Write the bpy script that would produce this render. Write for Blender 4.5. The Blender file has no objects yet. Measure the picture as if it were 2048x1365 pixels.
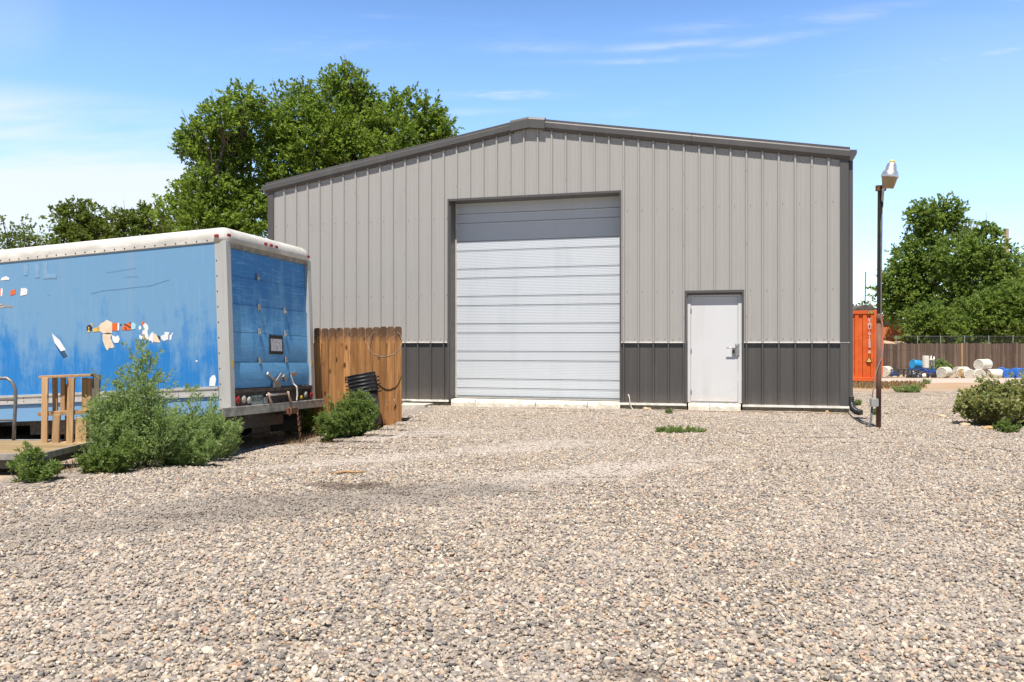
import bpy, bmesh, math, random
import numpy as np
from mathutils import Vector, Matrix, Quaternion
R = math.radians
random.seed(11)
rng = np.random.default_rng(11)

# ------------------------------------------------------------------ camera, sky, sun, exposure
scene = bpy.context.scene
col = scene.collection
CAM_H = 1.40
F_PX, HOR = 1620.0, 684.0           # focal length and horizon of the 2048 px wide photograph
cam_d = bpy.data.cameras.new('camera'); cam = bpy.data.objects.new('camera', cam_d); col.objects.link(cam)
cam.location = (0, 0, CAM_H); cam.rotation_euler = (R(90), 0, 0)
cam_d.sensor_width = 36; cam_d.lens = F_PX / 2048 * 36; cam_d.shift_y = (HOR - 682.5) / 2048
cam_d.clip_start = 0.05; cam_d.clip_end = 3000
scene.camera = cam

SUN_EL, SUN_AZ = R(66), math.atan2(-0.17, -0.985)
sun_dir = Vector((math.sin(SUN_AZ) * math.cos(SUN_EL), math.cos(SUN_AZ) * math.cos(SUN_EL), math.sin(SUN_EL)))
sd = bpy.data.lights.new('sun', 'SUN'); sun = bpy.data.objects.new('sun', sd); col.objects.link(sun)
sun.rotation_euler = sun_dir.to_track_quat('Z', 'Y').to_euler(); sun.location = (0, -20, 60)
sd.energy = 5.0; sd.angle = R(0.5); sd.color = (1.0, 0.945, 0.885)

SKY_STRENGTH = 0.10
world = bpy.data.worlds.new('World'); scene.world = world; world.use_nodes = True
wn, wl = world.node_tree.nodes, world.node_tree.links
wn.clear()
def wnode(t, **kw):
    n = wn.new(t)
    for k, v in kw.items():
        if k.startswith('i_'): n.inputs[int(k[2:])].default_value = v
        else: setattr(n, k, v)
    return n
def wmath(op, a, b=None, clamp=False):
    n = wn.new('ShaderNodeMath'); n.operation = op; n.use_clamp = clamp
    for i, v in enumerate((a, b)):
        if v is None: continue
        if hasattr(v, 'node'): wl.new(v, n.inputs[i])
        else: n.inputs[i].default_value = v
    return n.outputs[0]
w_out = wnode('ShaderNodeOutputWorld'); w_bg = wnode('ShaderNodeBackground'); w_bg.inputs[1].default_value = SKY_STRENGTH
sky = wnode('ShaderNodeTexSky'); sky.sky_type = 'NISHITA'; sky.sun_disc = False
sky.sun_elevation = SUN_EL; sky.sun_rotation = SUN_AZ; sky.altitude = 1500; sky.air_density = 1.0; sky.dust_density = 0.6; sky.ozone_density = 2.0
w_tc = wnode('ShaderNodeTexCoord'); w_sep = wnode('ShaderNodeSeparateXYZ'); wl.new(w_tc.outputs['Generated'], w_sep.inputs[0])
dx, dy, dz = w_sep.outputs
# blue of the clear sky, deeper overhead
w_hs = wnode('ShaderNodeHueSaturation'); w_hs.inputs['Saturation'].default_value = 1.12; w_hs.inputs['Value'].default_value = 2.05; w_hs.inputs['Hue'].default_value = 0.502
wl.new(sky.outputs[0], w_hs.inputs['Color'])
def wmix(fac, a, b):
    n = wn.new('ShaderNodeMix'); n.data_type = 'RGBA'
    if hasattr(fac, 'node'): wl.new(fac, n.inputs[0])
    else: n.inputs[0].default_value = fac
    for i, v in ((6, a), (7, b)):
        if hasattr(v, 'node'): wl.new(v, n.inputs[i])
        else: n.inputs[i].default_value = (*v, 1)
    return n.outputs[2]
# pale band over the horizon
hz = wmath('SUBTRACT', 1.0, wmath('MULTIPLY', dz, 3.2, True), True)
hz = wmath('MULTIPLY', wmath('POWER', hz, 1.4), 0.40)
base = wmix(hz, w_hs.outputs[0], (5.2, 5.9, 7.0))
# thin stretched cirrus: direction projected on a high layer
zz = wmath('MAXIMUM', wmath('ADD', dz, 0.10), 0.03)
w_cmb = wnode('ShaderNodeCombineXYZ')
wl.new(wmath('MULTIPLY', wmath('DIVIDE', dx, zz), 1.0), w_cmb.inputs[0]); wl.new(wmath('MULTIPLY', wmath('DIVIDE', dy, zz), 2.6), w_cmb.inputs[1])
def wnoise(scale, detail, rough, off, dist=0.0, src=None):
    m = wnode('ShaderNodeMapping'); m.inputs['Location'].default_value = off
    wl.new(src or w_cmb.outputs[0], m.inputs[0])
    n = wnode('ShaderNodeTexNoise'); n.inputs['Scale'].default_value = scale; n.inputs['Detail'].default_value = detail
    n.inputs['Roughness'].default_value = rough; n.inputs['Distortion'].default_value = dist
    wl.new(m.outputs[0], n.inputs['Vector']); return n.outputs[0]
def wramp(v, lo, hi):
    n = wnode('ShaderNodeMapRange'); n.interpolation_type = 'SMOOTHSTEP'; wl.new(v, n.inputs[0])
    n.inputs[1].default_value = lo; n.inputs[2].default_value = hi; return n.outputs[0]
fine = wnoise(1.5, 7, 0.62, (3.1, 1.7, 0), 0.4)
fine2 = wnoise(5.0, 7, 0.68, (0.4, 3.3, 2.0), 0.6)
big = wnoise(0.33, 3, 0.5, (7.3, 2.2, 4.0))
wisps = wmath('MULTIPLY', wramp(fine, 0.52, 0.78), wramp(big, 0.42, 0.62))
wisps = wmath('MULTIPLY', wisps, 0.75)
# cloud bank low in the north-west
def wdot(v):
    n = wnode('ShaderNodeVectorMath'); n.operation = 'DOT_PRODUCT'; wl.new(w_tc.outputs['Generated'], n.inputs[0])
    n.inputs[1].default_value = Vector(v).normalized(); return n.outputs['Value']
soft = wnoise(0.55, 5, 0.55, (1.3, 9.2, 1.0), 0.3)
def bank(v, lo, hi, amt):
    return wmath('MULTIPLY', wmath('MULTIPLY', wramp(wdot(v), lo, hi), wramp(soft, 0.30, 0.62)), amt)
c1 = wmath('MULTIPLY', bank((-0.58, 1, 0.19), 0.970, 0.992, 0.90), wramp(dz, 0.275, 0.225))
c2 = bank((0.62, 1, 0.17), 0.955, 0.995, 0.14)
c3 = bank((-0.66, 1, 0.42), 0.9965, 0.9998, 0.16)
cl = wmath('MAXIMUM', wmath('MAXIMUM', c1, c2), wmath('MAXIMUM', c3, wmath('MULTIPLY', wmath('MULTIPLY', wisps, wramp(fine2, 0.34, 0.62)), 0.55)))
# single brighter cirrus streaks
for (v, sx, sz, amt) in (((-0.012, 1, 0.305), 0.052, 0.0045, .60), ((0.19, 1, 0.367), 0.060, 0.0040, .36), ((0.155, 1, 0.346), 0.085, 0.0035, .30),
                         ((0.53, 1, 0.345), 0.075, 0.005, .34), ((0.62, 1, 0.36), 0.05, 0.004, .3), ((0.45, 1, 0.335), 0.04, 0.004, .25), ((0.33, 1, 0.375), 0.06, 0.004, .3), ((0.42, 1, 0.405), 0.05, 0.006, .28), ((-0.05, 1, 0.285), 0.05, 0.004, .22), ((0.02, 1, 0.363), 0.06, 0.006, .22), ((0.27, 1, 0.393), 0.07, 0.005, .25)):
    L = math.sqrt(v[0]**2 + 1 + v[2]**2); cx_, cz_ = v[0] / L, v[2] / L
    warp = wmath('MULTIPLY', wmath('SUBTRACT', fine, 0.5), 0.022)
    ex = wmath('DIVIDE', wmath('SUBTRACT', dx, cx_), sx); ez = wmath('DIVIDE', wmath('SUBTRACT', wmath('ADD', dz, warp), cz_), sz)
    d2 = wmath('ADD', wmath('MULTIPLY', ex, ex), wmath('MULTIPLY', ez, ez))
    g = wmath('MULTIPLY', wmath('EXPONENT', wmath('MULTIPLY', d2, -0.9)), wmath('MULTIPLY', wramp(wmath('ADD', wmath('MULTIPLY', fine, 0.5), wmath('MULTIPLY', fine2, 0.5)), 0.38, 0.60), amt * 1.15))
    cl = wmath('MAXIMUM', cl, g)
skyc = wmix(cl, base, (6.3, 6.7, 7.1))
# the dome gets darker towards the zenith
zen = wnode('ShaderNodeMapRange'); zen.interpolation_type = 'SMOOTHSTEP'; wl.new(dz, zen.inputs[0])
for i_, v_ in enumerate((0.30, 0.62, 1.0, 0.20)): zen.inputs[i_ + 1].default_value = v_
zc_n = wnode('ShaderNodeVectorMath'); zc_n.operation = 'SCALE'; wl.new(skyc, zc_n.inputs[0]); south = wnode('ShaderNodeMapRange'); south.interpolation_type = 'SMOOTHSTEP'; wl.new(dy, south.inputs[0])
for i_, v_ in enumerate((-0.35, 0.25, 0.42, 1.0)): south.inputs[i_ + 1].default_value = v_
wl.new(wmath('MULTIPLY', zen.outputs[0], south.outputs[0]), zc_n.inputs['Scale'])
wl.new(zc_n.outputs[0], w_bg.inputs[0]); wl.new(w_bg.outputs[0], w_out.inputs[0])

scene.view_settings.view_transform = 'Standard'; scene.view_settings.look = 'None'
scene.view_settings.exposure = 0.55; scene.view_settings.gamma = 1.0

# ------------------------------------------------------------------ helpers
def at(px, py, Y):                     # a point of the place seen at that photo pixel, Y metres ahead
    return Vector(((px - 1024) / F_PX * Y, Y, CAM_H + (HOR - py) / F_PX * Y))
def gz(x, y):                          # height of the ground
    z = 0.0
    if y > 19: z -= 0.09 * min(1, (y - 19) / 9.7)
    if y > 28.7: z -= 0.46 * min(1, (y - 28.7) / 15.3)
    z += 0.018 * math.sin(x * 0.9 + 0.4) * math.sin(y * 0.7 + 1.1) + 0.010 * math.sin(x * 2.3 + y * 1.1) * math.sin(y * 1.9)
    q = max(0, min(1, (-x - 1.4) / 1.9)); k = max(0, min(1, (y - 8.8) / 2.6)) * max(0, min(1, (18 - y) / 2))
    z -= 0.25 * q * q * (3 - 2 * q) * k
    return z
def tag(o, label=None, cat=None, group=None, kind=None):
    if label: o['label'] = label
    if cat: o['category'] = cat
    if group: o['group'] = group
    if kind: o['kind'] = kind
    return o
def thing(name, label, cat, loc=(0, 0, 0), rz=0.0, group=None):
    o = bpy.data.objects.new(name, None); col.objects.link(o); o.empty_display_size = 0.2
    o.location = loc; o.rotation_euler = (0, 0, rz)
    return tag(o, label, cat, group)
def copy_tree(o, parent=None):
    c = o.copy(); col.objects.link(c)
    if parent: c.parent = parent
    for ch in list(o.children): copy_tree(ch, c)
    return c

def wpx(px, py):                       # the ground point seen at a photo pixel
    Y = CAM_H * F_PX / (py - HOR)
    for _ in range(8): Y = (CAM_H - gz((px - 1024) / F_PX * Y, Y)) * F_PX / (py - HOR)
    x = (px - 1024) / F_PX * Y; return (x, Y, gz(x, Y))

class MB:
    """collects shapes for ONE mesh object"""
    def __init__(s): s.v, s.f, s.m, s.sm = [], [], [], []
    def add(s, vs, fs, mi=0, smooth=False):
        o = len(s.v); s.v += [tuple(v) for v in vs]
        for f in fs: s.f.append(tuple(i + o for i in f)); s.m.append(mi); s.sm.append(smooth)
        return s
    def box(s, lo, hi, mi=0, rot=None, origin=None, jit=0):
        x0, y0, z0 = lo; x1, y1, z1 = hi
        vs = [Vector(p) for p in ((x0,y0,z0),(x1,y0,z0),(x1,y1,z0),(x0,y1,z0),(x0,y0,z1),(x1,y0,z1),(x1,y1,z1),(x0,y1,z1))]
        if jit: vs = [v + Vector([random.uniform(-jit, jit) for _ in range(3)]) for v in vs]
        if rot is not None:
            c = Vector(origin) if origin is not None else Vector(((x0+x1)/2, (y0+y1)/2, (z0+z1)/2))
            vs = [rot @ (v - c) + c for v in vs]
        return s.add(vs, ((0,3,2,1),(4,5,6,7),(0,1,5,4),(1,2,6,5),(2,3,7,6),(3,0,4,7)), mi)
    def bar(s, a, b, w, h, mi=0, up=(0, 0, 1)):
        a, b = Vector(a), Vector(b); d = (b - a).normalized(); u = Vector(up)
        if abs(d.dot(u)) > 0.98: u = Vector((0, 1, 0))
        r = d.cross(u).normalized(); u = r.cross(d)
        vs = [p + r * i * w / 2 + u * j * h / 2 for p in (a, b) for i, j in ((-1,-1),(1,-1),(1,1),(-1,1))]
        return s.add(vs, ((3,2,1,0),(4,5,6,7),(0,1,5,4),(1,2,6,5),(2,3,7,6),(3,0,4,7)), mi)
    def tube(s, pts, r, n=10, mi=0, cap=True, smooth=True):
        pts = [Vector(p) for p in pts]; rs = r if hasattr(r, '__len__') else [r] * len(pts)
        vs, fs = [], []; u = None
        for i, p in enumerate(pts):
            d = (pts[min(i + 1, len(pts) - 1)] - pts[max(i - 1, 0)]).normalized()
            if u is None: u = d.orthogonal().normalized()
            else: u = (u - d * u.dot(d)).normalized()
            w = d.cross(u)
            for k in range(n):
                a = 2 * math.pi * k / n; vs.append(p + (u * math.cos(a) + w * math.sin(a)) * rs[i])
        for i in range(len(pts) - 1):
            for k in range(n):
                k2 = (k + 1) % n; fs.append((i*n + k, i*n + k2, (i+1)*n + k2, (i+1)*n + k))
        s.add(vs, fs, mi, smooth)
        if cap:
            o = len(s.v) - len(vs)
            s.f.append(tuple(o + k for k in reversed(range(n)))); s.m.append(mi); s.sm.append(False)
            s.f.append(tuple(o + (len(pts)-1)*n + k for k in range(n))); s.m.append(mi); s.sm.append(False)
        return s
    def lathe(s, prof, n=24, mi=0, mat=None, smooth=True, cap=True):
        vs, fs = [], []
        for r_, z_ in prof:
            for k in range(n):
                a = 2 * math.pi * k / n; v = Vector((r_ * math.cos(a), r_ * math.sin(a), z_)); vs.append(mat @ v if mat else v)
        for i in range(len(prof) - 1):
            for k in range(n):
                k2 = (k + 1) % n; fs.append((i*n + k, i*n + k2, (i+1)*n + k2, (i+1)*n + k))
        o = len(s.v); s.add(vs, fs, mi, smooth)
        if cap:
            s.f.append(tuple(o + k for k in reversed(range(n)))); s.m.append(mi); s.sm.append(False)
            s.f.append(tuple(o + (len(prof)-1)*n + k for k in range(n))); s.m.append(mi); s.sm.append(False)
        return s
    def prism(s, poly, y0, y1, mi=0, fn=None):
        """polygon in (x,z), counter-clockwise seen from -y, extruded from y0 to y1"""
        n = len(poly); vs = [(x, y0, z) for x, z in poly] + [(x, y1, z) for x, z in poly]
        if fn: vs = [fn(v) for v in vs]
        fs = [tuple(range(n)), tuple(reversed(range(n, 2*n)))] + [(i, i + n, (i+1) % n + n, (i+1) % n) for i in range(n)]
        return s.add(vs, fs, mi)
    def build(s, name, mats, parent=None, bevel=0, segs=2, auto=False):
        me = bpy.data.meshes.new(name); me.from_pydata(s.v, [], s.f)
        for m in (mats if isinstance(mats, (list, tuple)) else [mats]): me.materials.append(m)
        me.polygons.foreach_set('material_index', s.m); me.polygons.foreach_set('use_smooth', s.sm)
        me.validate(); me.update()
        o = bpy.data.objects.new(name, me); col.objects.link(o)
        if parent: o.parent = parent
        if bevel:
            b = o.modifiers.new('bevel', 'BEVEL'); b.width = bevel; b.segments = segs; b.limit_method = 'ANGLE'; b.angle_limit = R(40)
        return o

# ------------------------------------------------------------------ materials
class NT:
    def __init__(s, name):
        s.mat = bpy.data.materials.new(name); s.mat.use_nodes = True
        s.n, s.l = s.mat.node_tree.nodes, s.mat.node_tree.links
        s.b = s.n['Principled BSDF']; s.out = s.n['Material Output']; s.tc = s.n.new('ShaderNodeTexCoord')
    def set(s, sock, v):
        if hasattr(v, 'node'): s.l.new(v, sock)
        elif hasattr(v, '__len__') and len(v) == 3 and sock.type == 'RGBA': sock.default_value = (*v, 1)
        else: sock.default_value = v
    def noise(s, scale, detail=4, rough=0.55, stretch=(1, 1, 1), loc=(0, 0, 0), src='Object', dist=0, out=0):
        m = s.n.new('ShaderNodeMapping'); m.inputs['Scale'].default_value = stretch; m.inputs['Location'].default_value = loc
        s.l.new(src if hasattr(src, 'node') else s.tc.outputs[src], m.inputs[0])
        n = s.n.new('ShaderNodeTexNoise'); n.inputs['Scale'].default_value = scale; n.inputs['Detail'].default_value = detail
        n.inputs['Roughness'].default_value = rough; n.inputs['Distortion'].default_value = dist
        s.l.new(m.outputs[0], n.inputs['Vector']); return n.outputs[out]
    def math(s, op, a, b=None, clamp=False):
        n = s.n.new('ShaderNodeMath'); n.operation = op; n.use_clamp = clamp; s.set(n.inputs[0], a)
        if b is not None: s.set(n.inputs[1], b)
        return n.outputs[0]
    def ramp(s, v, lo, hi, a=0.0, b=1.0):
        n = s.n.new('ShaderNodeMapRange'); n.interpolation_type = 'SMOOTHSTEP'; s.set(n.inputs[0], v)
        for i, x in enumerate((lo, hi, a, b)): n.inputs[i + 1].default_value = x
        return n.outputs[0]
    def mix(s, f, a, b, mode='MIX'):
        n = s.n.new('ShaderNodeMix'); n.data_type = 'RGBA'; n.blend_type = mode; s.set(n.inputs[0], f); s.set(n.inputs[6], a); s.set(n.inputs[7], b)
        return n.outputs[2]
    def bump(s, h, strength=0.3, dist=0.01):
        n = s.n.new('ShaderNodeBump'); n.inputs['Strength'].default_value = strength; n.inputs['Distance'].default_value = dist
        s.l.new(h, n.inputs['Height']); s.l.new(n.outputs[0], s.b.inputs['Normal']); return n
    def sep(s, src='Object'):
        n = s.n.new('ShaderNodeSeparateXYZ'); s.l.new(src if hasattr(src, 'node') else s.tc.outputs[src], n.inputs[0]); return n.outputs
    def attr(s, name, out='Fac'):
        n = s.n.new('ShaderNodeAttribute'); n.attribute_name = name; return n.outputs[out]
    def wpos(s):
        return s.n.new('ShaderNodeNewGeometry').outputs['Position']
    def fin(s, color, rough=0.6, metal=0.0, spec=0.5):
        s.set(s.b.inputs['Base Color'], color); s.set(s.b.inputs['Roughness'], rough); s.set(s.b.inputs['Metallic'], metal)
        s.b.inputs['Specular IOR Level'].default_value = spec
        return s.mat
def mottled(name, c, rough=0.6, amt=0.25, scale=6, metal=0.0, stretch=(1, 1, 1), bump=0.0, bscale=60, spec=0.5, c2=None):
    t = NT(name); n = t.noise(scale, 6, 0.6, stretch)
    dark = c2 or tuple(x * (1 - amt) for x in c); lite = tuple(min(1, x * (1 + amt * 0.6)) for x in c)
    k = t.mix(t.ramp(n, 0.3, 0.72), dark, lite)
    if bump: t.bump(t.noise(bscale, 4, 0.6, stretch), bump, 0.01)
    return t.fin(k, t.ramp(n, 0.2, 0.8, rough + 0.08, rough - 0.08), metal, spec)
def streaked(name, c, c2, rough=0.5, scale=5, lo=0.42, hi=0.75, metal=0, zs=0.06, fleck=None, wave=0, splash=None):
    """paint with faint vertical run marks"""
    t = NT(name); n = t.noise(scale, 5, 0.6, (1, 1, zs)); m = t.noise(1.3, 4, 0.5)
    k = t.mix(t.math('MULTIPLY', t.ramp(n, lo, hi), t.ramp(m, 0.3, 0.65)), c, c2)
    if splash:                             # dust thrown up by rain along the foot
        sx, sy, sz = t.sep(); q = t.math('ADD', sz, t.math('MULTIPLY', t.noise(9, 5, 0.65), -0.35))
        k = t.mix(t.ramp(q, -0.12, splash[1], splash[2], 0.0), k, splash[0])
    if wave: t.bump(t.noise(2.3, 2, 0.5, (1, 1, 0.45)), wave, 0.03)
    if fleck: k = t.mix(t.ramp(t.noise(fleck[1], 3, 0.5), fleck[2], fleck[2] + 0.05), k, fleck[0])
    return t.fin(k, rough, metal)
M = {}
M['wall_grey'] = streaked('painted_metal_grey', (0.385, 0.371, 0.346), (0.352, 0.338, 0.316), 0.42, 7, wave=0.10)
M['charcoal'] = streaked('painted_metal_charcoal', (0.082, 0.077, 0.072), (0.105, 0.099, 0.092), 0.40, 7, wave=0.10, splash=((0.24, 0.205, 0.17), 0.30, 0.32))
M['charcoal_trim'] = streaked('painted_trim_charcoal', (0.092, 0.087, 0.082), (0.115, 0.109, 0.103), 0.38, 4)
M['ledge'] = mottled('painted_ledge_pale', (0.50, 0.48, 0.45), 0.45, 0.12)
M['screw'] = mottled('screw_heads', (0.10, 0.096, 0.09), 0.5, 0.2)
M['door_white'] = streaked('painted_door_white', (0.66, 0.665, 0.665), (0.59, 0.585, 0.575), 0.38, 4, splash=((0.45, 0.39, 0.32), 0.40, 0.4))
M['roll_white'] = streaked('painted_roller_white', (0.575, 0.61, 0.64), (0.525, 0.56, 0.585), 0.36, 3)
M['seal'] = mottled('rubber_seal', (0.66, 0.62, 0.54), 0.6, 0.15)
M['steel'] = mottled('brushed_steel', (0.55, 0.54, 0.52), 0.35, 0.2, 14, 0.9)
M['dark_steel'] = mottled('dark_steel', (0.10, 0.095, 0.09), 0.5, 0.3, 20, 0.5)
M['plaster'] = mottled('painted_concrete_white', (0.76, 0.70, 0.58), 0.85, 0.22, 9, bump=0.5, bscale=40)
M['concrete'] = mottled('concrete', (0.55, 0.51, 0.44), 0.9, 0.22, 7, bump=0.4, bscale=70)
M['sill_board'] = mottled('weathered_board', (0.33, 0.28, 0.20), 0.85, 0.35, 12)
M['white_strip'] = mottled('white_base_strip', (0.62, 0.60, 0.53), 0.5, 0.2, 8)
M['black_plastic'] = mottled('black_plastic', (0.020, 0.020, 0.022), 0.42, 0.3, 12, spec=0.5)
M['grey_plastic'] = mottled('grey_plastic', (0.060, 0.065, 0.075), 0.5, 0.25, 12)
M['rubber'] = mottled('rubber', (0.018, 0.018, 0.018), 0.8, 0.3, 20)
M['alu'] = streaked('dull_aluminium', (0.50, 0.50, 0.475), (0.40, 0.385, 0.35), 0.42, 9, metal=0.25, zs=0.12)
M['alu_dirty'] = mottled('dirty_aluminium', (0.36, 0.345, 0.31), 0.55, 0.35, 9, 0.3)
M['fibreglass'] = mottled('white_fibreglass', (0.60, 0.58, 0.53), 0.55, 0.24, 2.2, stretch=(1, 1, 2.5))
M['header_tan'] = mottled('grimy_header', (0.33, 0.29, 0.225), 0.6, 0.3, 8)
M['red_lens'] = mottled('red_lens', (0.32, 0.02, 0.025), 0.25, 0.2, 30)
M['white_lens'] = mottled('clouded_lens', (0.50, 0.48, 0.40), 0.3, 0.3, 30)
M['amber'] = mottled('yellow_reflector', (0.62, 0.42, 0.03), 0.35, 0.2, 30)
M['rust'] = mottled('rusty_iron', (0.17, 0.075, 0.04), 0.85, 0.5, 14, bump=0.4, bscale=60)
M['strap'] = mottled('pale_webbing', (0.62, 0.57, 0.48), 0.85, 0.2, 30)
M['pinkrope'] = mottled('faded_rope', (0.50, 0.33, 0.25), 0.9, 0.25, 30)
M['flap'] = mottled('dusty_mud_flap', (0.16, 0.145, 0.12), 0.9, 0.35, 9)
M['paper'] = mottled('sun_faded_paper', (0.52, 0.52, 0.54), 0.8, 0.35, 22)
M['black_tape'] = mottled('black_tape', (0.018, 0.017, 0.017), 0.6, 0.3, 20)
M['bark'] = mottled('bark', (0.11, 0.085, 0.06), 0.95, 0.45, 10, bump=0.6, bscale=30, stretch=(1, 1, 0.3))
M['stem'] = mottled('green_stem', (0.16, 0.17, 0.07), 0.8, 0.3, 20)
M['dry_stem'] = mottled('dry_stem', (0.24, 0.15, 0.09), 0.85, 0.35, 20)
M['dead_twig'] = mottled('dead_twigs', (0.20, 0.17, 0.15), 0.9, 0.3, 10)
def wood(name, c, c2, knots=True, scale=18, rough=0.75, along=(1, 1, 0.07), knot_c=(0.09, 0.035, 0.012), top=None):
    t = NT(name); oi = t.n.new('ShaderNodeObjectInfo')
    cm = t.n.new('ShaderNodeVectorMath'); cm.operation = 'ADD'; t.l.new(t.tc.outputs['Object'], cm.inputs[0])
    sc_ = t.n.new('ShaderNodeVectorMath'); sc_.operation = 'SCALE'; t.l.new(oi.outputs['Random'], sc_.inputs['Scale']); sc_.inputs[0].default_value = (7, 3, 23)
    t.l.new(sc_.outputs[0], cm.inputs[1]); P = cm.outputs[0]
    g = t.noise(scale, 6, 0.62, along, src=P, dist=0.6); g2 = t.noise(2.2, 3, 0.5, (1, 1, 0.4), src=P)
    k = t.mix(t.ramp(g, 0.34, 0.68), c2, c)
    k = t.mix(t.ramp(g2, 0.35, 0.7, 0.0, 0.45), k, c2)
    if knots:
        m = t.n.new('ShaderNodeMapping'); m.inputs['Scale'].default_value = (1, 1, 0.42); t.l.new(P, m.inputs[0])
        v = t.n.new('ShaderNodeTexVoronoi'); v.inputs['Scale'].default_value = 7.5; t.l.new(m.outputs[0], v.inputs['Vector'])
        k = t.mix(t.math('SUBTRACT', 1.0, t.ramp(v.outputs['Distance'], 0.10, 0.24)), k, knot_c)
    if top:                                # weathered, blackened picket tips
        z_ = t.math('ADD', t.sep()[2], t.math('MULTIPLY', t.math('SUBTRACT', t.noise(14, 4, 0.6), 0.5), 0.34)); k = t.mix(t.ramp(z_, top - 0.09, top + 0.08, 0.0, 0.75), k, (0.075, 0.052, 0.038))
    hv = t.n.new('ShaderNodeHueSaturation'); t.l.new(k, hv.inputs['Color']); t.set(hv.inputs['Value'], t.math('ADD', 0.70, t.math('MULTIPLY', oi.outputs['Random'], 0.52)))
    t.bump(g, 0.25, 0.006)
    return t.fin(hv.outputs[0], rough, 0, 0.25)
M['cedar'] = wood('stained_cedar', (0.54, 0.270, 0.098), (0.29, 0.130, 0.044), top=1.66)
M['pallet_wood'] = wood('pallet_wood', (0.58, 0.38, 0.20), (0.36, 0.22, 0.11), True, knot_c=(0.12, 0.06, 0.03))
M['grey_wood'] = wood('grey_weathered_wood', (0.20, 0.165, 0.135), (0.11, 0.088, 0.072), False)
M['deck_wood'] = wood('deck_planks', (0.50, 0.37, 0.20), (0.34, 0.235, 0.115), False, along=(0.07, 1, 1))
M['old_fence'] = wood('old_brown_fence', (0.150, 0.105, 0.080), (0.085, 0.058, 0.046), False, 9)
M['fresh_post'] = wood('pale_board', (0.40, 0.25, 0.12), (0.28, 0.17, 0.08), False)

def leaf_mat(name, dark, lite, trans=0.45, gloss=0.35):
    t = NT(name); a = t.attr('tint')
    k = t.mix(a, dark, lite)
    t.fin(k, 0.5, 0, gloss)
    tr = t.n.new('ShaderNodeBsdfTranslucent'); hs = t.n.new('ShaderNodeHueSaturation'); hs.inputs['Value'].default_value = 1.45; hs.inputs['Hue'].default_value = 0.485
    t.l.new(k, hs.inputs['Color']); t.l.new(hs.outputs[0], tr.inputs['Color'])
    mx = t.n.new('ShaderNodeMixShader'); mx.inputs[0].default_value = trans
    t.l.new(t.b.outputs[0], mx.inputs[1]); t.l.new(tr.outputs[0], mx.inputs[2]); t.l.new(mx.outputs[0], t.out.inputs[0])
    return t.mat
M['leaf_elm'] = leaf_mat('elm_leaves', (0.105, 0.180, 0.024), (0.220, 0.320, 0.050), 0.6)
M['leaf_dark'] = leaf_mat('dark_leaves', (0.090, 0.140, 0.022), (0.180, 0.240, 0.046), 0.5)
M['leaf_far'] = leaf_mat('far_leaves', (0.115, 0.190, 0.036), (0.220, 0.315, 0.065), 0.6)
M['leaf_weed'] = leaf_mat('weed_leaves', (0.165, 0.250, 0.078), (0.345, 0.450, 0.170), 0.5)
M['leaf_fresh'] = leaf_mat('fresh_weed_leaves', (0.12, 0.19, 0.040), (0.23, 0.32, 0.085), 0.45)
M['leaf_bush'] = leaf_mat('bush_leaves', (0.15, 0.205, 0.045), (0.44, 0.43, 0.19), 0.45)
M['leaf_dry'] = leaf_mat('dry_grass', (0.20, 0.13, 0.06), (0.36, 0.26, 0.13), 0.25)

# ------------------------------------------------------------------ foliage
def unit(a): return a / np.maximum(np.linalg.norm(a, axis=-1, keepdims=True), 1e-9)
def leaf_object(name, pos, d, L, W, tint, mat, parent=None):
    n = len(pos); side = unit(np.cross(d, unit(rng.normal(size=(n, 3)) + np.array([0, 0, 0.9]))))
    L = np.broadcast_to(L, n)[:, None]; W = np.broadcast_to(W, n)[:, None]
    nrm = np.cross(side, d)
    mid = pos + d * L * 0.45 + nrm * W * 0.12; tip = pos + d * L
    v = np.stack([pos, mid + side * W / 2, tip, mid - side * W / 2], 1).reshape(-1, 3)
    me = bpy.data.meshes.new(name); me.vertices.add(4 * n); me.vertices.foreach_set('co', v.astype(np.float32).ravel())
    me.loops.add(4 * n); me.loops.foreach_set('vertex_index', np.arange(4 * n, dtype=np.int32))
    me.polygons.add(n); me.polygons.foreach_set('loop_start', np.arange(0, 4 * n, 4, dtype=np.int32)); me.polygons.foreach_set('loop_total', np.full(n, 4, np.int32))
    me.update(calc_edges=True)
    at_ = me.attributes.new('tint', 'FLOAT', 'POINT'); at_.data.foreach_set('value', np.repeat(np.clip(tint, 0, 1), 4).astype(np.float32))
    me.materials.append(mat)
    o = bpy.data.objects.new(name, me); col.objects.link(o)
    if parent: o.parent = parent
    return o
def sprigs(org, dirs, length, n, droop=0.15, spread=0.55):
    """points and directions of n leaves along every sprig"""
    S = len(org); t = rng.random((S, n, 1)) ** 0.8
    p = org[:, None] + dirs[:, None] * length[:, None, None] * t
    p[..., 2] -= droop * (t[..., 0] ** 2) * length[:, None]
    p += rng.normal(size=(S, n, 3)) * 0.05 * length[:, None, None]
    d = unit(dirs[:, None] * 0.8 + rng.normal(size=(S, n, 3)) * spread)
    return p.reshape(-1, 3), d.reshape(-1, 3)
def limb(mb, a, b, r0, r1, wob=0.05, n=5, sides=7):
    a, b = Vector(a), Vector(b); L = (b - a).length; pts = []
    for i in range(n + 1):
        k = i / n; p = a.lerp(b, k)
        if 0 < i < n: p = p + Vector([random.uniform(-1, 1) * wob * L for _ in range(3)])
        pts.append(p)
    mb.tube(pts, [r0 + (r1 - r0) * i / n for i in range(n + 1)], sides)
    return pts
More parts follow.
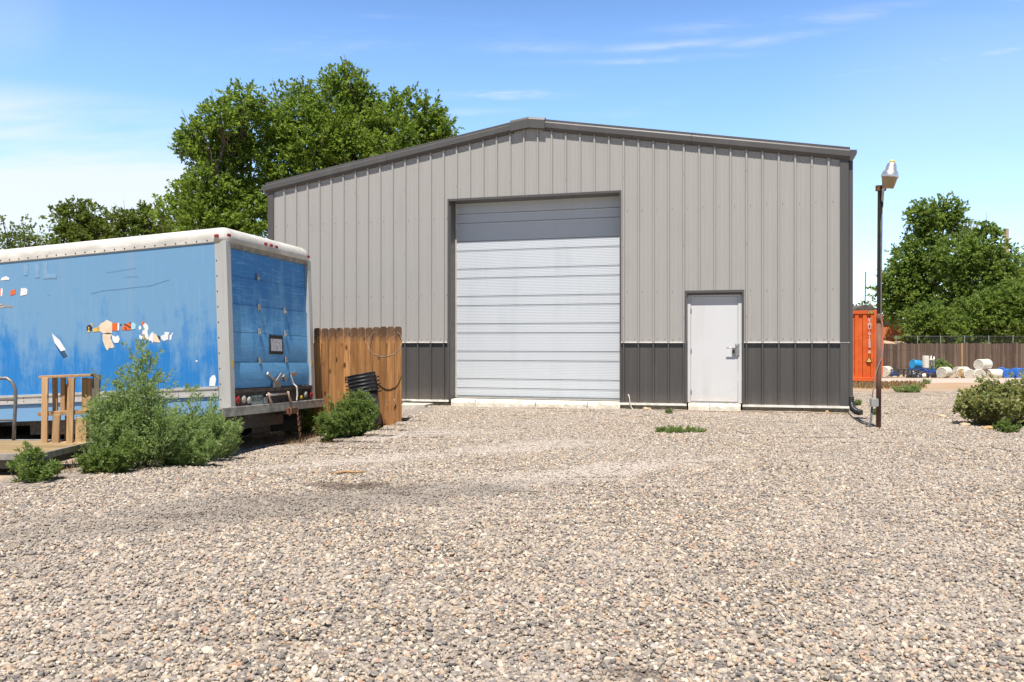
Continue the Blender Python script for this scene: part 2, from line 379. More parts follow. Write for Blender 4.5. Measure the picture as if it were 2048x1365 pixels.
def tree(label, base, blobs, per, leafL, mat, nl=16, sprigL=0.9, trunk_r=0.3, group=None, up=0.5, name='leafy_tree', dead=None, cat='tree'):
    """blobs: (centre, radius x, radius y, radius z) in metres; foliage sprays spread through each of them"""
    base = Vector(base); t = thing(name, label, cat, base, 0, group)
    P, D, T = [], [], []
    for c, rx, ry, rz in blobs:
        c = np.array(c) - np.array(base); rr = np.array([rx, ry, rz])
        k = max(8, int(per * (rx * rz)))
        u = unit(rng.normal(size=(k, 3))); rad = 0.35 + 0.65 * rng.random(k)[:, None] ** 0.6
        # uneven surface: a few bumps and holes in each clump
        lob = unit(rng.normal(size=(7, 3))); am = (np.maximum(u @ lob.T, 0) ** 4 * rng.uniform(-0.35, 0.38, 7)).sum(1)[:, None]
        org = c + u * rr * rad * (1 + am)
        d = unit(u * 0.9 + np.array([0, 0, up]) + rng.normal(size=(k, 3)) * 0.45)
        ln = sprigL * rng.uniform(0.5, 1.25, k) * min(1.0, 0.45 + rx / 3)
        p, dd = sprigs(org - d * ln[:, None] * 0.5, d, ln, nl)
        P.append(p); D.append(dd); T.append(np.clip(rng.normal(0.45, 0.2, k)[:, None] + rng.normal(0, 0.16, (k, nl)), 0, 1).ravel())
    P, D, T = np.concatenate(P), np.concatenate(D), np.concatenate(T)
    keep = P[:, 2] > 0.15; P, D, T = P[keep], D[keep], T[keep]
    n = len(P); leaf_object('crown', P, D, leafL * rng.uniform(0.6, 1.3, n), leafL * 0.62 * rng.uniform(0.7, 1.2, n), T, mat, t)
    mb = MB(); cs = [Vector(b[0]) - base for b in blobs]; zm = min(c.z for c in cs); mean = sum(cs, Vector()) / len(cs)
    fork = Vector((mean.x * 0.35, mean.y * 0.35, max(0.8, zm * 0.75)))
    limb(mb, (0, 0, -0.3), fork, trunk_r, trunk_r * 0.75, 0.03)
    for c, b in zip(cs, blobs):
        pts = limb(mb, fork, c, trunk_r * 0.5, trunk_r * 0.12, 0.05)
        for _ in range(6):
            e = c + Vector([random.gauss(0, 0.55) for _ in range(3)]) * b[1]
            limb(mb, pts[random.choice((3, 4, 5))], e, trunk_r * 0.12, trunk_r * 0.03, 0.06, 4, 5)
    mb.build('trunk', M['bark'], t)
    if dead:
        mb = MB()
        for c, r_ in dead:
            c = Vector(c) - base; root = c - Vector((0, 0, r_))
            limb(mb, fork, root, 0.10, 0.07, 0.03)
            for _ in range(46):
                e = c + Vector((random.gauss(0, 0.5) * r_, random.gauss(0, 0.5) * r_, random.uniform(-0.5, 1.0) * r_))
                limb(mb, root + Vector([random.gauss(0, 0.15) * r_ for _ in range(3)]), e, 0.05, 0.018, 0.07, 4, 4)
        mb.build('dead_branches', M['dead_twig'], t)
    return t
def weed(name, label, base, h, rx, ry, n_stems, leaf_mat_, leafL=0.05, leafW=0.012, n_sprig=14, nl=26, lean=(0, 0), group=None, cat='weed', spread=1.0, stem_m=None, up=0.75, tmean=0.45, hpow=1.0, taper=0.55):
    """bushy weed: upright stems, each with short leafy side sprays"""
    base = Vector(base); t = thing(name, label, cat, base, 0, group); mb = MB(); P, D, T = [], [], []
    for i in range(n_stems):
        a = random.uniform(0, 2 * math.pi); q = math.sqrt(random.random())
        hh = h * (1 - taper * q ** 1.3) * random.uniform(0.72, 1.05)
        top = Vector((rx * q * math.cos(a) * spread + lean[0] * hh, ry * q * math.sin(a) * spread + lean[1] * hh, hh))
        foot = Vector((rx * 0.35 * q * math.cos(a), ry * 0.35 * q * math.sin(a), -0.04))
        mid = foot.lerp(top, 0.5) + Vector((rx * 0.2 * math.cos(a) * q, ry * 0.2 * math.sin(a) * q, 0))
        mb.tube([foot, mid, top], [0.006, 0.004, 0.0015], 5)
        k = n_sprig; ts = 0.06 + 0.94 * rng.random(k) ** hpow
        f_, m_, t_ = np.array(foot), np.array(mid), np.array(top)
        org = ((1 - ts) ** 2)[:, None] * f_ + (2 * ts * (1 - ts))[:, None] * m_ + (ts ** 2)[:, None] * t_
        az = rng.random(k) * 2 * np.pi
        d = unit(np.stack([np.cos(az), np.sin(az), np.full(k, up) + rng.normal(size=k) * 0.25], 1))
        ln = (0.16 + 0.20 * (1 - ts)) * h * rng.uniform(0.5, 1.1, k)
        p, dd = sprigs(org, d, ln, nl, 0.05, 0.6)
        P.append(p); D.append(dd); T.append(np.clip(tmean + 0.1 * rng.normal() + rng.normal(0, 0.18, len(p)), 0, 1))
    mb.build('stem', stem_m or M['stem'], t)
    P, D, T = np.concatenate(P), np.concatenate(D), np.concatenate(T)
    keep = P[:, 2] > 0.005; P, D, T = P[keep], D[keep], T[keep]; n = len(P)
    leaf_object('foliage', P, D, leafL * rng.uniform(0.6, 1.4, n), leafW * rng.uniform(0.7, 1.3, n), T, leaf_mat_, t)
    return t

# ------------------------------------------------------------------ ground: one sheet to the horizon
xs = np.concatenate([[-900, -400, -180, -90, -50, -30, -20], np.arange(-14, 16.01, 0.4), [18, 21, 25, 30, 36, 44, 60, 90, 180, 400, 900]])
ys = np.concatenate([[-200, -60, -20, -6, -2], np.arange(0, 24.01, 0.4), np.arange(25, 52, 1.0), [56, 62, 70, 90, 140, 260, 600, 1500]])
gv = [(x, y, gz(x, y)) for y in ys for x in xs]; nx = len(xs)
gf = [(j*nx + i, j*nx + i + 1, (j+1)*nx + i + 1, (j+1)*nx + i) for j in range(len(ys) - 1) for i in range(nx - 1)]
g = MB(); g.add(gv, gf, 0, True)

EDGE = [wpx(*p) for p in ((0, 968), (130, 956), (250, 943), (330, 936), (420, 912), (470, 897), (560, 888), (620, 881), (700, 867), (770, 853), (803, 843))]
def on_gravel(x, y):                   # the drive ends along this line in the west and north
    if x < EDGE[0][0]: return y < EDGE[0][1] + (x - EDGE[0][0]) * 0.1
    for (x0, y0, _), (x1, y1, _) in zip(EDGE, EDGE[1:]):
        if x0 <= x <= x1: return y < y0 + (y1 - y0) * (x - x0) / (x1 - x0)
    return True
def stains(t, k, P):
    """marks in the gravel: rutted earth, fines packed down by tyres, an oily spot"""
    sx, sy, sz = t.sep(P)
    nz = t.noise(2.6, 5, 0.6, src=P); nzb = t.noise(9.0, 4, 0.6, src=P)
    def spot(cx_, cy_, ax, ay, ang, thr, wid):
        c, s_ = math.cos(ang), math.sin(ang)
        u = t.math('ADD', t.math('MULTIPLY', t.math('SUBTRACT', sx, cx_), c / ax), t.math('MULTIPLY', t.math('SUBTRACT', sy, cy_), s_ / ax))
        v = t.math('ADD', t.math('MULTIPLY', t.math('SUBTRACT', sx, cx_), -s_ / ay), t.math('MULTIPLY', t.math('SUBTRACT', sy, cy_), c / ay))
        d = t.math('SQRT', t.math('ADD', t.math('MULTIPLY', u, u), t.math('MULTIPLY', v, v)))
        d = t.math('ADD', d, t.math('MULTIPLY', t.math('SUBTRACT', nz, 0.5), 2.2))
        return t.ramp(d, thr, thr + wid, 1.0, 0.0)
    pale = t.math('MAXIMUM', spot(-1.35, 12.2, 1.3, 0.30, 0.30, 0.6, 0.7), spot(0.15, 10.7, 1.5, 0.55, 0.55, 0.5, 0.7))
    pale = t.math('MAXIMUM', pale, t.math('MAXIMUM', spot(0.6, 8.4, 2.2, 0.45, 0.6, 0.5, 0.7), spot(-1.9, 9.6, 1.6, 0.35, 0.5, 0.5, 0.7)))
    k = t.mix(t.math('MULTIPLY', pale, 0.85), k, (0.47, 0.415, 0.36))
    dark = t.math('MAXIMUM', spot(-1.5, 7.85, 0.60, 0.24, -0.15, 0.5, 0.6), t.math('MULTIPLY', spot(0.53, 3.42, 0.17, 0.09, 0.0, 0.4, 0.9), 0.75))
    dark = t.math('MAXIMUM', dark, t.math('MULTIPLY', spot(-1.1, 7.45, 0.5, 0.10, -0.25, 0.5, 0.7), 0.8))
    dark = t.math('MAXIMUM', dark, t.math('MULTIPLY', spot(-2.6, 6.45, 0.65, 0.09, 0.45, 0.5, 0.7), 0.7))
    rut = t.math('MAXIMUM', spot(-1.75, 7.0, 2.2, 0.55, 0.42, 0.55, 0.8), t.math('MULTIPLY', spot(-3.0, 6.0, 1.4, 0.35, 0.5, 0.5, 0.8), 0.8))
    k = t.mix(t.math('MULTIPLY', rut, 0.72), k, (0.185, 0.16, 0.135))
    k = t.mix(t.math('MULTIPLY', dark, 0.75), k, (0.085, 0.062, 0.045))
    k = t.mix(t.ramp(t.noise(0.8, 5, 0.6, loc=(4, 2, 0), src=P), 0.52, 0.72, 0.0, 0.34), k, (0.22, 0.195, 0.17))
    return t.mix(t.ramp(t.noise(0.55, 4, 0.55, src=P), 0.35, 0.68, 0.0, 0.36), k, (0.42, 0.37, 0.32))
def ground_material():
    t = NT('ground_gravel_and_dirt'); P = t.wpos(); sx, sy, sz = t.sep(P)
    v = t.n.new('ShaderNodeTexVoronoi'); v.inputs['Scale'].default_value = 38; t.l.new(P, v.inputs['Vector'])
    v2 = t.n.new('ShaderNodeSeparateColor'); t.l.new(v.outputs['Color'], v2.inputs[0])
    cr = t.n.new('ShaderNodeValToRGB'); cr.color_ramp.interpolation = 'CONSTANT'; e = cr.color_ramp.elements
    pal = [(0.0, (0.12, 0.12, 0.125)), (0.16, (0.25, 0.225, 0.20)), (0.36, (0.40, 0.335, 0.265)), (0.56, (0.48, 0.42, 0.345)), (0.70, (0.30, 0.265, 0.235)), (0.85, (0.42, 0.29, 0.20)), (0.93, (0.58, 0.54, 0.48))]
    e[0].position, e[0].color = 0.0, (*pal[0][1], 1); e[1].position, e[1].color = pal[1][0], (*pal[1][1], 1)
    for p_, c in pal[2:]: x = e.new(p_); x.color = (*c, 1)
    t.l.new(v2.outputs[0], cr.inputs[0])
    peb = t.mix(t.ramp(v.outputs['Distance'], 0.32, 0.62, 0.0, 0.75), cr.outputs[0], (0.14, 0.115, 0.095))
    peb = stains(t, peb, P)
    dirt = t.mix(t.ramp(t.noise(0.8, 7, 0.65, src=P), 0.3, 0.7), (0.34, 0.245, 0.165), (0.47, 0.365, 0.265))
    dirt = t.mix(t.ramp(t.noise(34, 4, 0.7, src=P), 0.52, 0.72, 0.0, 0.55), dirt, (0.22, 0.165, 0.125))
    # mask: west limit follows the edge of the drive, far limit where the stones give out
    wob = t.math('MULTIPLY', t.math('SUBTRACT', t.noise(1.3, 5, 0.6, src=P), 0.5), 1.1)
    line = t.math('ADD', t.math('MULTIPLY', t.math('SUBTRACT', sy, 8.07), 0.22), -5.25)
    mw = t.ramp(t.math('ADD', t.math('SUBTRACT', sx, line), wob), -0.12, 0.25)
    mf = t.ramp(t.math('ADD', sy, t.math('MULTIPLY', wob, 5.0)), 21.0, 25.5, 1.0, 0.0)
    k = t.mix(t.math('MULTIPLY', mw, mf), dirt, peb)
    # straw-coloured verge in front of the container, then the packed road with wheel bands
    verge = t.math('MULTIPLY', t.ramp(sy, 23.5, 25.5), t.ramp(sy, 28.5, 30.0, 1.0, 0.0))
    k = t.mix(t.math('MULTIPLY', verge, t.ramp(t.noise(3.2, 5, 0.7, src=P), 0.45, 0.62, 0.0, 0.75)), k, (0.42, 0.265, 0.115))
    road = t.math('MULTIPLY', t.ramp(t.math('ADD', sy, wob), 29.5, 31.5), t.ramp(t.math('ADD', sy, wob), 40.5, 42.5, 1.0, 0.0))
    band = t.noise(0.9, 3, 0.6, (0.05, 1, 1), src=P)
    k = t.mix(road, k, t.mix(t.ramp(band, 0.35, 0.65), (0.42, 0.34, 0.27), (0.56, 0.485, 0.41)))
    t.bump(t.math('ADD', t.math('MULTIPLY', v.outputs['Distance'], -1.0), t.math('MULTIPLY', t.noise(60, 3, 0.6, src=P), 0.4)), 0.8, 0.012)
    return t.fin(k, 0.9, 0, 0.2)
ground = tag(g.build('ground', ground_material()), kind='structure')

# the gravel itself: pebble patches of real stones, scattered as one mass
def pebble_material():
    t = NT('river_pebbles'); P = t.wpos(); k = t.attr('col', 'Color')
    k = t.mix(t.ramp(t.noise(220, 3, 0.6, src=P), 0.4, 0.7, 0.0, 0.22), k, (0.16, 0.13, 0.11))
    return t.fin(stains(t, k, P), 0.7, 0, 0.25)
peb_mat = pebble_material()
def icosphere():
    b = bmesh.new(); bmesh.ops.create_icosphere(b, subdivisions=1, radius=1.0)
    v = np.array([x.co[:] for x in b.verts]); f = np.array([[q.index for q in x.verts] for x in b.faces]); b.free(); return v, f
ICO_V, ICO_F = icosphere()
PAL = np.array([(0.075, 0.08, 0.09), (0.13, 0.13, 0.135), (0.20, 0.19, 0.185), (0.30, 0.27, 0.24), (0.40, 0.335, 0.27), (0.47, 0.40, 0.32), (0.55, 0.49, 0.41), (0.64, 0.60, 0.54), (0.45, 0.30, 0.18), (0.40, 0.22, 0.16), (0.36, 0.34, 0.34)])
PW = np.array([.035, .08, .12, .17, .18, .16, .10, .05, .04, .015, .05])
PATCH = 0.5
def pebble_patch(n):
    p = np.empty((n, 3)); p[:, :2] = rng.uniform(-PATCH / 2, PATCH / 2, (n, 2)); r_ = np.clip(rng.lognormal(math.log(0.0097), 0.34, n), 0.005, 0.022)
    p[:, 2] = rng.uniform(-0.004, 0.012, n)
    sc = np.stack([r_ * rng.uniform(0.95, 1.35, n), r_ * rng.uniform(0.8, 1.05, n), r_ * rng.uniform(0.5, 0.8, n)], 1)
    v = ICO_V[None] * (1 + rng.normal(0, 0.13, (n, len(ICO_V), 1))) * sc[:, None]
    a, b, c = rng.uniform(0, 2*np.pi, n), rng.normal(0, 0.35, n), rng.normal(0, 0.35, n)
    def rotm(ax, an):
        m = np.tile(np.eye(3), (n, 1, 1)); i, j = [(1, 2), (0, 2), (0, 1)][ax]
        m[:, i, i] = np.cos(an); m[:, j, j] = np.cos(an); m[:, i, j] = -np.sin(an); m[:, j, i] = np.sin(an); return m
    rm = rotm(2, a) @ rotm(0, b) @ rotm(1, c)
    v = np.einsum('nij,nkj->nki', rm, v) + p[:, None]
    f = (ICO_F[None] + (np.arange(n) * len(ICO_V))[:, None, None]).reshape(-1, 3)
    me = bpy.data.meshes.new('pebble_patch'); v = v.reshape(-1, 3)
    me.vertices.add(len(v)); me.vertices.foreach_set('co', v.astype(np.float32).ravel())
    me.loops.add(f.size); me.loops.foreach_set('vertex_index', f.astype(np.int32).ravel())
    me.polygons.add(len(f)); me.polygons.foreach_set('loop_start', np.arange(0, f.size, 3, dtype=np.int32)); me.polygons.foreach_set('loop_total', np.full(len(f), 3, np.int32))
    me.polygons.foreach_set('use_smooth', np.zeros(len(f), bool)); me.update(calc_edges=True)
    cc = ((PAL * 0.88 + np.array([0.36, 0.315, 0.27]) * 0.12) * np.array([1.05, 1.01, 0.94]))[rng.choice(len(PAL), n, p=PW)] * rng.uniform(0.85, 1.18, (n, 1)); cc = np.concatenate([cc, np.ones((n, 1))], 1)
    ca = me.attributes.new('col', 'FLOAT_COLOR', 'POINT'); ca.data.foreach_set('color', np.repeat(cc, len(ICO_V), 0).astype(np.float32).ravel())
    me.materials.append(peb_mat); return bpy.data.objects.new('pebble_patch', me)
def gravel():
    NV = 8; srcs = bpy.data.collections.new('pebble_patches')
    for i in range(NV): srcs.objects.link(pebble_patch(900))
    pts = []
    y = 1.0
    while y < 24:
        x = -0.66 * y - 2.5
        while x < 0.66 * y + 2.5:
            wall_y = BLD_L.y + (x - BLD_L.x) * BLD_S
            ok = on_gravel(x, y + 0.22 + random.uniform(-0.12, 0.2)) and not (EDGE[-1][0] - .1 < x < EDGE[-1][0] + .45 and y > 16.3) and (y < wall_y - 0.12 or x > BLD_R.x + 0.3) and y < 20.5 + random.uniform(-1, 3)
            if ok: pts.append((x, y, gz(x, y)))
            x += PATCH
        y += PATCH
    me = bpy.data.meshes.new('gravel'); me.from_pydata(pts, [], [])
    ra = me.attributes.new('turn', 'FLOAT', 'POINT'); ra.data.foreach_set('value', (rng.integers(0, 4, len(pts)) * (np.pi / 2)).astype(np.float32))
    ia = me.attributes.new('pick', 'INT', 'POINT'); ia.data.foreach_set('value', rng.integers(0, NV, len(pts)).astype(np.int32))
    o = bpy.data.objects.new('gravel', me); col.objects.link(o)
    ng = bpy.data.node_groups.new('scatter_gravel', 'GeometryNodeTree')
    ng.interface.new_socket('Geometry', in_out='INPUT', socket_type='NodeSocketGeometry'); ng.interface.new_socket('Geometry', in_out='OUTPUT', socket_type='NodeSocketGeometry')
    N, L = ng.nodes, ng.links; gi, go = N.new('NodeGroupInput'), N.new('NodeGroupOutput')
    ci = N.new('GeometryNodeCollectionInfo'); ci.inputs['Collection'].default_value = srcs; ci.inputs['Separate Children'].default_value = True; ci.inputs['Reset Children'].default_value = True
    ip = N.new('GeometryNodeInstanceOnPoints'); ip.inputs['Pick Instance'].default_value = True
    na = N.new('GeometryNodeInputNamedAttribute'); na.data_type = 'INT'; na.inputs[0].default_value = 'pick'
    nb = N.new('GeometryNodeInputNamedAttribute'); nb.data_type = 'FLOAT'; nb.inputs[0].default_value = 'turn'
    cx_ = N.new('ShaderNodeCombineXYZ'); L.new(nb.outputs[0], cx_.inputs[2])
    L.new(gi.outputs[0], ip.inputs['Points']); L.new(ci.outputs[0], ip.inputs['Instance']); L.new(na.outputs[0], ip.inputs['Instance Index']); L.new(cx_.outputs[0], ip.inputs['Rotation'])
    L.new(ip.outputs[0], go.inputs[0])
    md = o.modifiers.new('scatter', 'NODES'); md.node_group = ng
    tag(o, 'grey and tan river gravel covering the drive', 'gravel', kind='stuff')
# front wall of the metal building on the ground plan: left corner, right corner
BLD_TH = math.atan2(F_PX, 5674)
_u = Vector((math.cos(BLD_TH), -math.sin(BLD_TH), 0)); _mid = Vector((406 / 99.7 * 1.0, F_PX / 99.7, 0))
def wall_t(px):
    q = (px - 1024) / F_PX; return (q * _mid.y - _mid.x) / (_u.x - q * _u.y)
BLD_L = _mid + _u * wall_t(537); BLD_R = _mid + _u * wall_t(1697); BLD_S = _u.y / _u.x
gravel()

# ------------------------------------------------------------------ metal building
BW = (BLD_R - BLD_L).length; BD = 18.0
def T(px): return wall_t(px) - wall_t(537)
def SC(t): return F_PX / (BLD_L + _u * t).y
def Z(t, py): return CAM_H + (HOR - py) / SC(t)
bld = thing('metal_building', 'grey ribbed metal shop building with charcoal wainscot, low gable roof and white roll-up door', 'building', BLD_L, -BLD_TH)
EAVE, PEAK = 5.13, 6.175; MIDT = BW / 2
def gable(t): return EAVE + (PEAK - EAVE) * (1 - abs(t - MIDT) / MIDT)
ZW = Z(T(1500), 684.5)                 # top of the wainscot
def zbase(t): return CAM_H - 1.295 + 0.061 * t / BW
O0, O1, OZ = T(899.5), T(1239.5), 0.5 * (Z(T(905), 401) + Z(T(1236), 388))    # roller door opening
D0, D1, DZ = T(1374.5), T(1484), Z(T(1430), 586)                              # man door opening
OFLOOR = Z(T(1070), 800.5); DFLOOR = Z(T(1430), 806)
PITCH = 0.3048; PHASE = T(1557.5) % PITCH
def profile(t0, t1):
    """(t, depth) of the ribbed sheet; depth is outward"""
    pts = set()
    k0 = int((t0 - PHASE) / PITCH) - 2; out = []
    for k in range(k0, k0 + int((t1 - t0) / PITCH) + 5):
        c = PHASE + k * PITCH
        for dt, d in ((-0.120, 0), (-0.112, .004), (-0.100, .004), (-0.092, 0), (-0.066, 0), (-0.058, .004), (-0.046, .004), (-0.038, 0), (-0.028, 0), (-0.014, .037), (0.014, .037), (0.028, 0),
                      (0.038, 0), (0.046, .004), (0.058, .004), (0.066, 0), (0.092, 0), (0.100, .004), (0.112, .004), (0.120, 0)):
            out.append((c + dt, d))
    def dep(t):
        for (a, da), (b, db) in zip(out, out[1:]):
            if a <= t <= b: return da + (db - da) * (t - a) / max(b - a, 1e-9)
        return 0
    ins = [(t0, dep(t0))] + [p for p in out if t0 < p[0] < t1] + [(t1, dep(t1))]
    for e in (O0, O1, D0, D1, MIDT):
        if t0 < e < t1: ins.append((e, dep(e)))
    return sorted(ins)
def sheet(t0, t1, zb, zt, openings, y0=0.0):
    mb = MB(); pr = profile(t0, t1)
    for (a, da), (b, db) in zip(pr, pr[1:]):
        if b - a < 1e-6: continue
        m = (a + b) / 2; lo = None; skip = False; la, lb = zb(a), zb(b); ha, hb = zt(a), zt(b)
        for o0, o1, oz in openings:
            if o0 < m < o1:
                if oz >= min(ha, hb): skip = True
                else: la = lb = max(oz, la)
        if skip: continue
        mb.add([(a, y0 - da, la), (b, y0 - db, lb), (b, y0 - db, hb), (a, y0 - da, ha)], [(0, 1, 2, 3)])
    return mb
CT0, CT1 = T(548.5), T(1680)           # inner edges of the corner trims
ops_ = [(O0, O1, OZ), (D0, D1, DZ)]
mb = sheet(CT0, CT1, lambda t: ZW, lambda t: gable(t) - 0.12, ops_)
# screws in rows over the girts, pattern of the sheet itself
def screw_row(mb, zrow, per=(0.075,), t0=CT0, t1=CT1, ops=(), mi=1, r_=0.0055, jit=0.010):
    k = int((t0 - PHASE) / PITCH) - 1
    while PHASE + k * PITCH < t1:
        for o in per:
            t = PHASE + k * PITCH + o; z = zrow(t) + random.uniform(-jit, jit)
            if t0 + 0.03 < t < t1 - 0.03 and not any(a - .03 < t < b + .03 and z < oz + .03 for a, b, oz in ops):
                mb.lathe([(r_ * 1.5, 0), (r_ * 1.5, .002), (r_, .003), (r_ * .9, .008)], 6, mi, Matrix.Translation((t, -.0005, z)) @ Matrix.Rotation(R(90), 4, 'X'), False)
        k += 1
screw_row(mb, lambda t: ZW + 0.055, (-0.08, 0.08), ops=ops_)
for px0, py0, px1, py1 in ((600, 450, 1680, 404), (650, 596, 1680, 577)):
    za, zb_ = Z(T(px0), py0), Z(T(px1), py1); zm = 0.5 * (za + zb_)
    screw_row(mb, lambda t: zm, (0.075,), ops=ops_); screw_row(mb, lambda t: zm, (-0.075,), ops=ops_) if py1 < 500 and False else None
for k in range(3, 40, 4):              # stitch screws on every third rib
    t = PHASE + k * PITCH
    for z in np.arange(ZW + 0.5, gable(t) - 0.4, 1.45):
        if CT0 < t < CT1 and not any(a - .05 < t < b + .05 and z < oz for a, b, oz in ops_):
            mb.lathe([(.008, 0), (.005, .003), (.0045, .007)], 6, 1, Matrix.Translation((t + .0, -.0375, z)) @ Matrix.Rotation(R(90), 4, 'X'), False)
mb.build('wall_panel', [M['wall_grey'], M['screw']], bld)
for wa, wb in ((CT0, O0), (O1, D0), (D1, CT1)):
    mb = sheet(wa, wb, zbase, lambda t: ZW - 0.02, [])
    screw_row(mb, lambda t: zbase(t) + 0.055, (-0.08, 0.08), wa, wb); screw_row(mb, lambda t: 0.75, (0.0,), wa, wb, r_=0.0045)
    mb.build('wainscot_panel', [M['charcoal'], M['screw']], bld)
# ledge trim between the two sheets
for a, b in ((CT0 - .02, O0 - .045), (O1 + .035, D0 - .035), (D1 + .035, BW + .012)):
    mb = MB(); mb.prism([(0, 0), (.045, .012), (.045, .018), (0, .032)], a, b, fn=lambda v: (v[1], -v[0], ZW - .03 + v[2]))
    mb.build('ledge_trim', M['ledge'], bld)
# corner trims, with the wainscot joint
for x0, x1 in ((0.0, CT0), (CT1, BW)):
    mb = MB(); mb.box((x0, -.036, zbase(x0)), (x1, 0.0, gable(x0) - .10))
    w = x1 - x0; mb.box((x0 + w * .30, -.040, zbase(x0)), (x0 + w * .36, -.0362, gable(x0) - .12)); mb.box((x0 + w * .74, -.040, zbase(x0)), (x0 + w * .79, -.0362, gable(x0) - .12))
    mb.build('corner_trim', M['charcoal_trim'], bld)
# the other three walls
mb = MB(); zb_, zt_ = 0.12, EAVE - .12
for x, s in ((0.0, 1), (BW, -1)):
    n = int(BD / PITCH); pts = [(0, 0)]
    for k in range(n):
        c = 0.15 + k * PITCH; pts += [(c - .03, 0), (c - .012, .03), (c + .012, .03), (c + .03, 0)]
    pts.append((BD, 0))
    for (a, da), (b, db) in zip(pts, pts[1:]): mb.add([(x - s*da, a, zb_), (x - s*db, b, zb_), (x - s*db, b, zt_), (x - s*da, a, zt_)], [(0, 1, 2, 3)])
mb.add([(0, BD, zb_), (BW, BD, zb_), (BW, BD, EAVE - .1), (MIDT, BD, PEAK - .1), (0, BD, EAVE - .1)], [(0, 1, 2, 3, 4)])
mb.build('rear_wall_panel', M['wall_grey'], bld)
# roof: ribbed sheet
mb = MB()
for s in (0, 1):
    def rp(t, y, h): return (t, y, gable(t) + h)
    n = int(BD / PITCH) * 1; e = -0.10 if s == 0 else BW + 0.10
    for k in range(n):
        y0 = 0.02 + k * PITCH; segs = [(y0, 0), (y0 + .10, 0), (y0 + .12, .03), (y0 + .15, .03), (y0 + .17, 0), (y0 + PITCH, 0)]
        for (a, da), (b, db) in zip(segs, segs[1:]):
            ze = EAVE - (PEAK - EAVE) / MIDT * 0.10 - .05
            mb.add([(e, a, ze + da), (e, b, ze + db), (MIDT, b, PEAK - .05 + db), (MIDT, a, PEAK - .05 + da)], [(0, 1, 2, 3)])
mb.build('roof', M['charcoal_trim'], bld)
# rake trims: folded sheet running up each slope
RX0, RX1 = T(530) + 0.0, BW + 0.02
def rake(a, b):
    pr = [(.02, .0), (-.060, .0), (-.060, -.055), (-.092, -.072), (-.092, -.180), (-.055, -.235), (-.034, -.235), (-.034, -.25), (.02, -.25)]
    mb = MB(); n = len(pr)
    vs = [(t, y, gable(t) + z) for t in (a, b) for y, z in pr]
    mb.add(vs, [tuple(range(n)), tuple(reversed(range(n, 2*n)))] + [(i, (i+1) % n, (i+1) % n + n, i + n) for i in range(n)])
    return mb
CAP0, CAP1 = T(1023), T(1092)
seam = T(1384); seam2 = T(776)
for a, b in ((-0.04, seam2), (seam2 + .003, CAP0 + .05), (CAP1 - .05, seam), (seam + .003, BW + .02)):
    rake(a, b).build('rake_trim', M['charcoal_trim'], bld, 0.004, 1)
mb = MB()
for a, b in ((CAP0, MIDT), (MIDT, CAP1)):
    pr = [(.02, .022), (-.085, .022), (-.118, -.03), (-.118, -.215), (.02, -.215)]; n = len(pr)
    if a < MIDT and b == MIDT: pass
    vs = [(t, y, gable(t) + z + (0 if abs(t - MIDT) > .01 else -.012)) for t in (a, b) for y, z in pr]
    mb.add(vs, [tuple(range(n)), tuple(reversed(range(n, 2*n)))] + [(i, (i+1) % n, (i+1) % n + n, i + n) for i in range(n)])
mb.build('ridge_cap', M['charcoal_trim'], bld, 0.005, 1)
# gutters along both eaves, with sloped faces
for x, s in ((-0.03, -1), (BW + .02, 1)):
    mb = MB(); pr = [(0, -.02), (.125, -.03), (.125, -.10), (.055, -.23), (0, -.23)]; n = len(pr)
    vs = [(x + s * a, y, EAVE + b - .03) for y in (-.045, BD) for a, b in pr]
    fs = [tuple(range(n)), tuple(reversed(range(n, 2*n)))] + [(i, (i+1) % n, (i+1) % n + n, i + n) for i in range(n)]
    mb.add(vs, fs if s < 0 else [tuple(reversed(f)) for f in fs]); mb.build('gutter', M['charcoal_trim'], bld)
# downspout at the right corner, ending in a corrugated drain hose
mb = MB(); mb.box((BW + .012, 0.03, .30), (BW + .085, .12, EAVE - .25)); mb.build('downspout', M['charcoal_trim'], bld, .01)
mb = MB(); pth = [(BW + .05, .06, .34), (BW + .05, .04, .22), (BW + .07, -.02, .12), (BW + .14, -.10, .06), (BW + .22, -.16, .05)]
P_ = []; R_ = []
for (a, b) in zip(pth, pth[1:]):
    for k in range(9): P_.append(Vector(a).lerp(Vector(b), k / 9)); R_.append(.058 if k % 3 == 0 else (.064 if k % 3 == 1 else .056))
mb.tube(P_, R_, 14); mb.build('drain_hose', M['black_plastic'], bld)
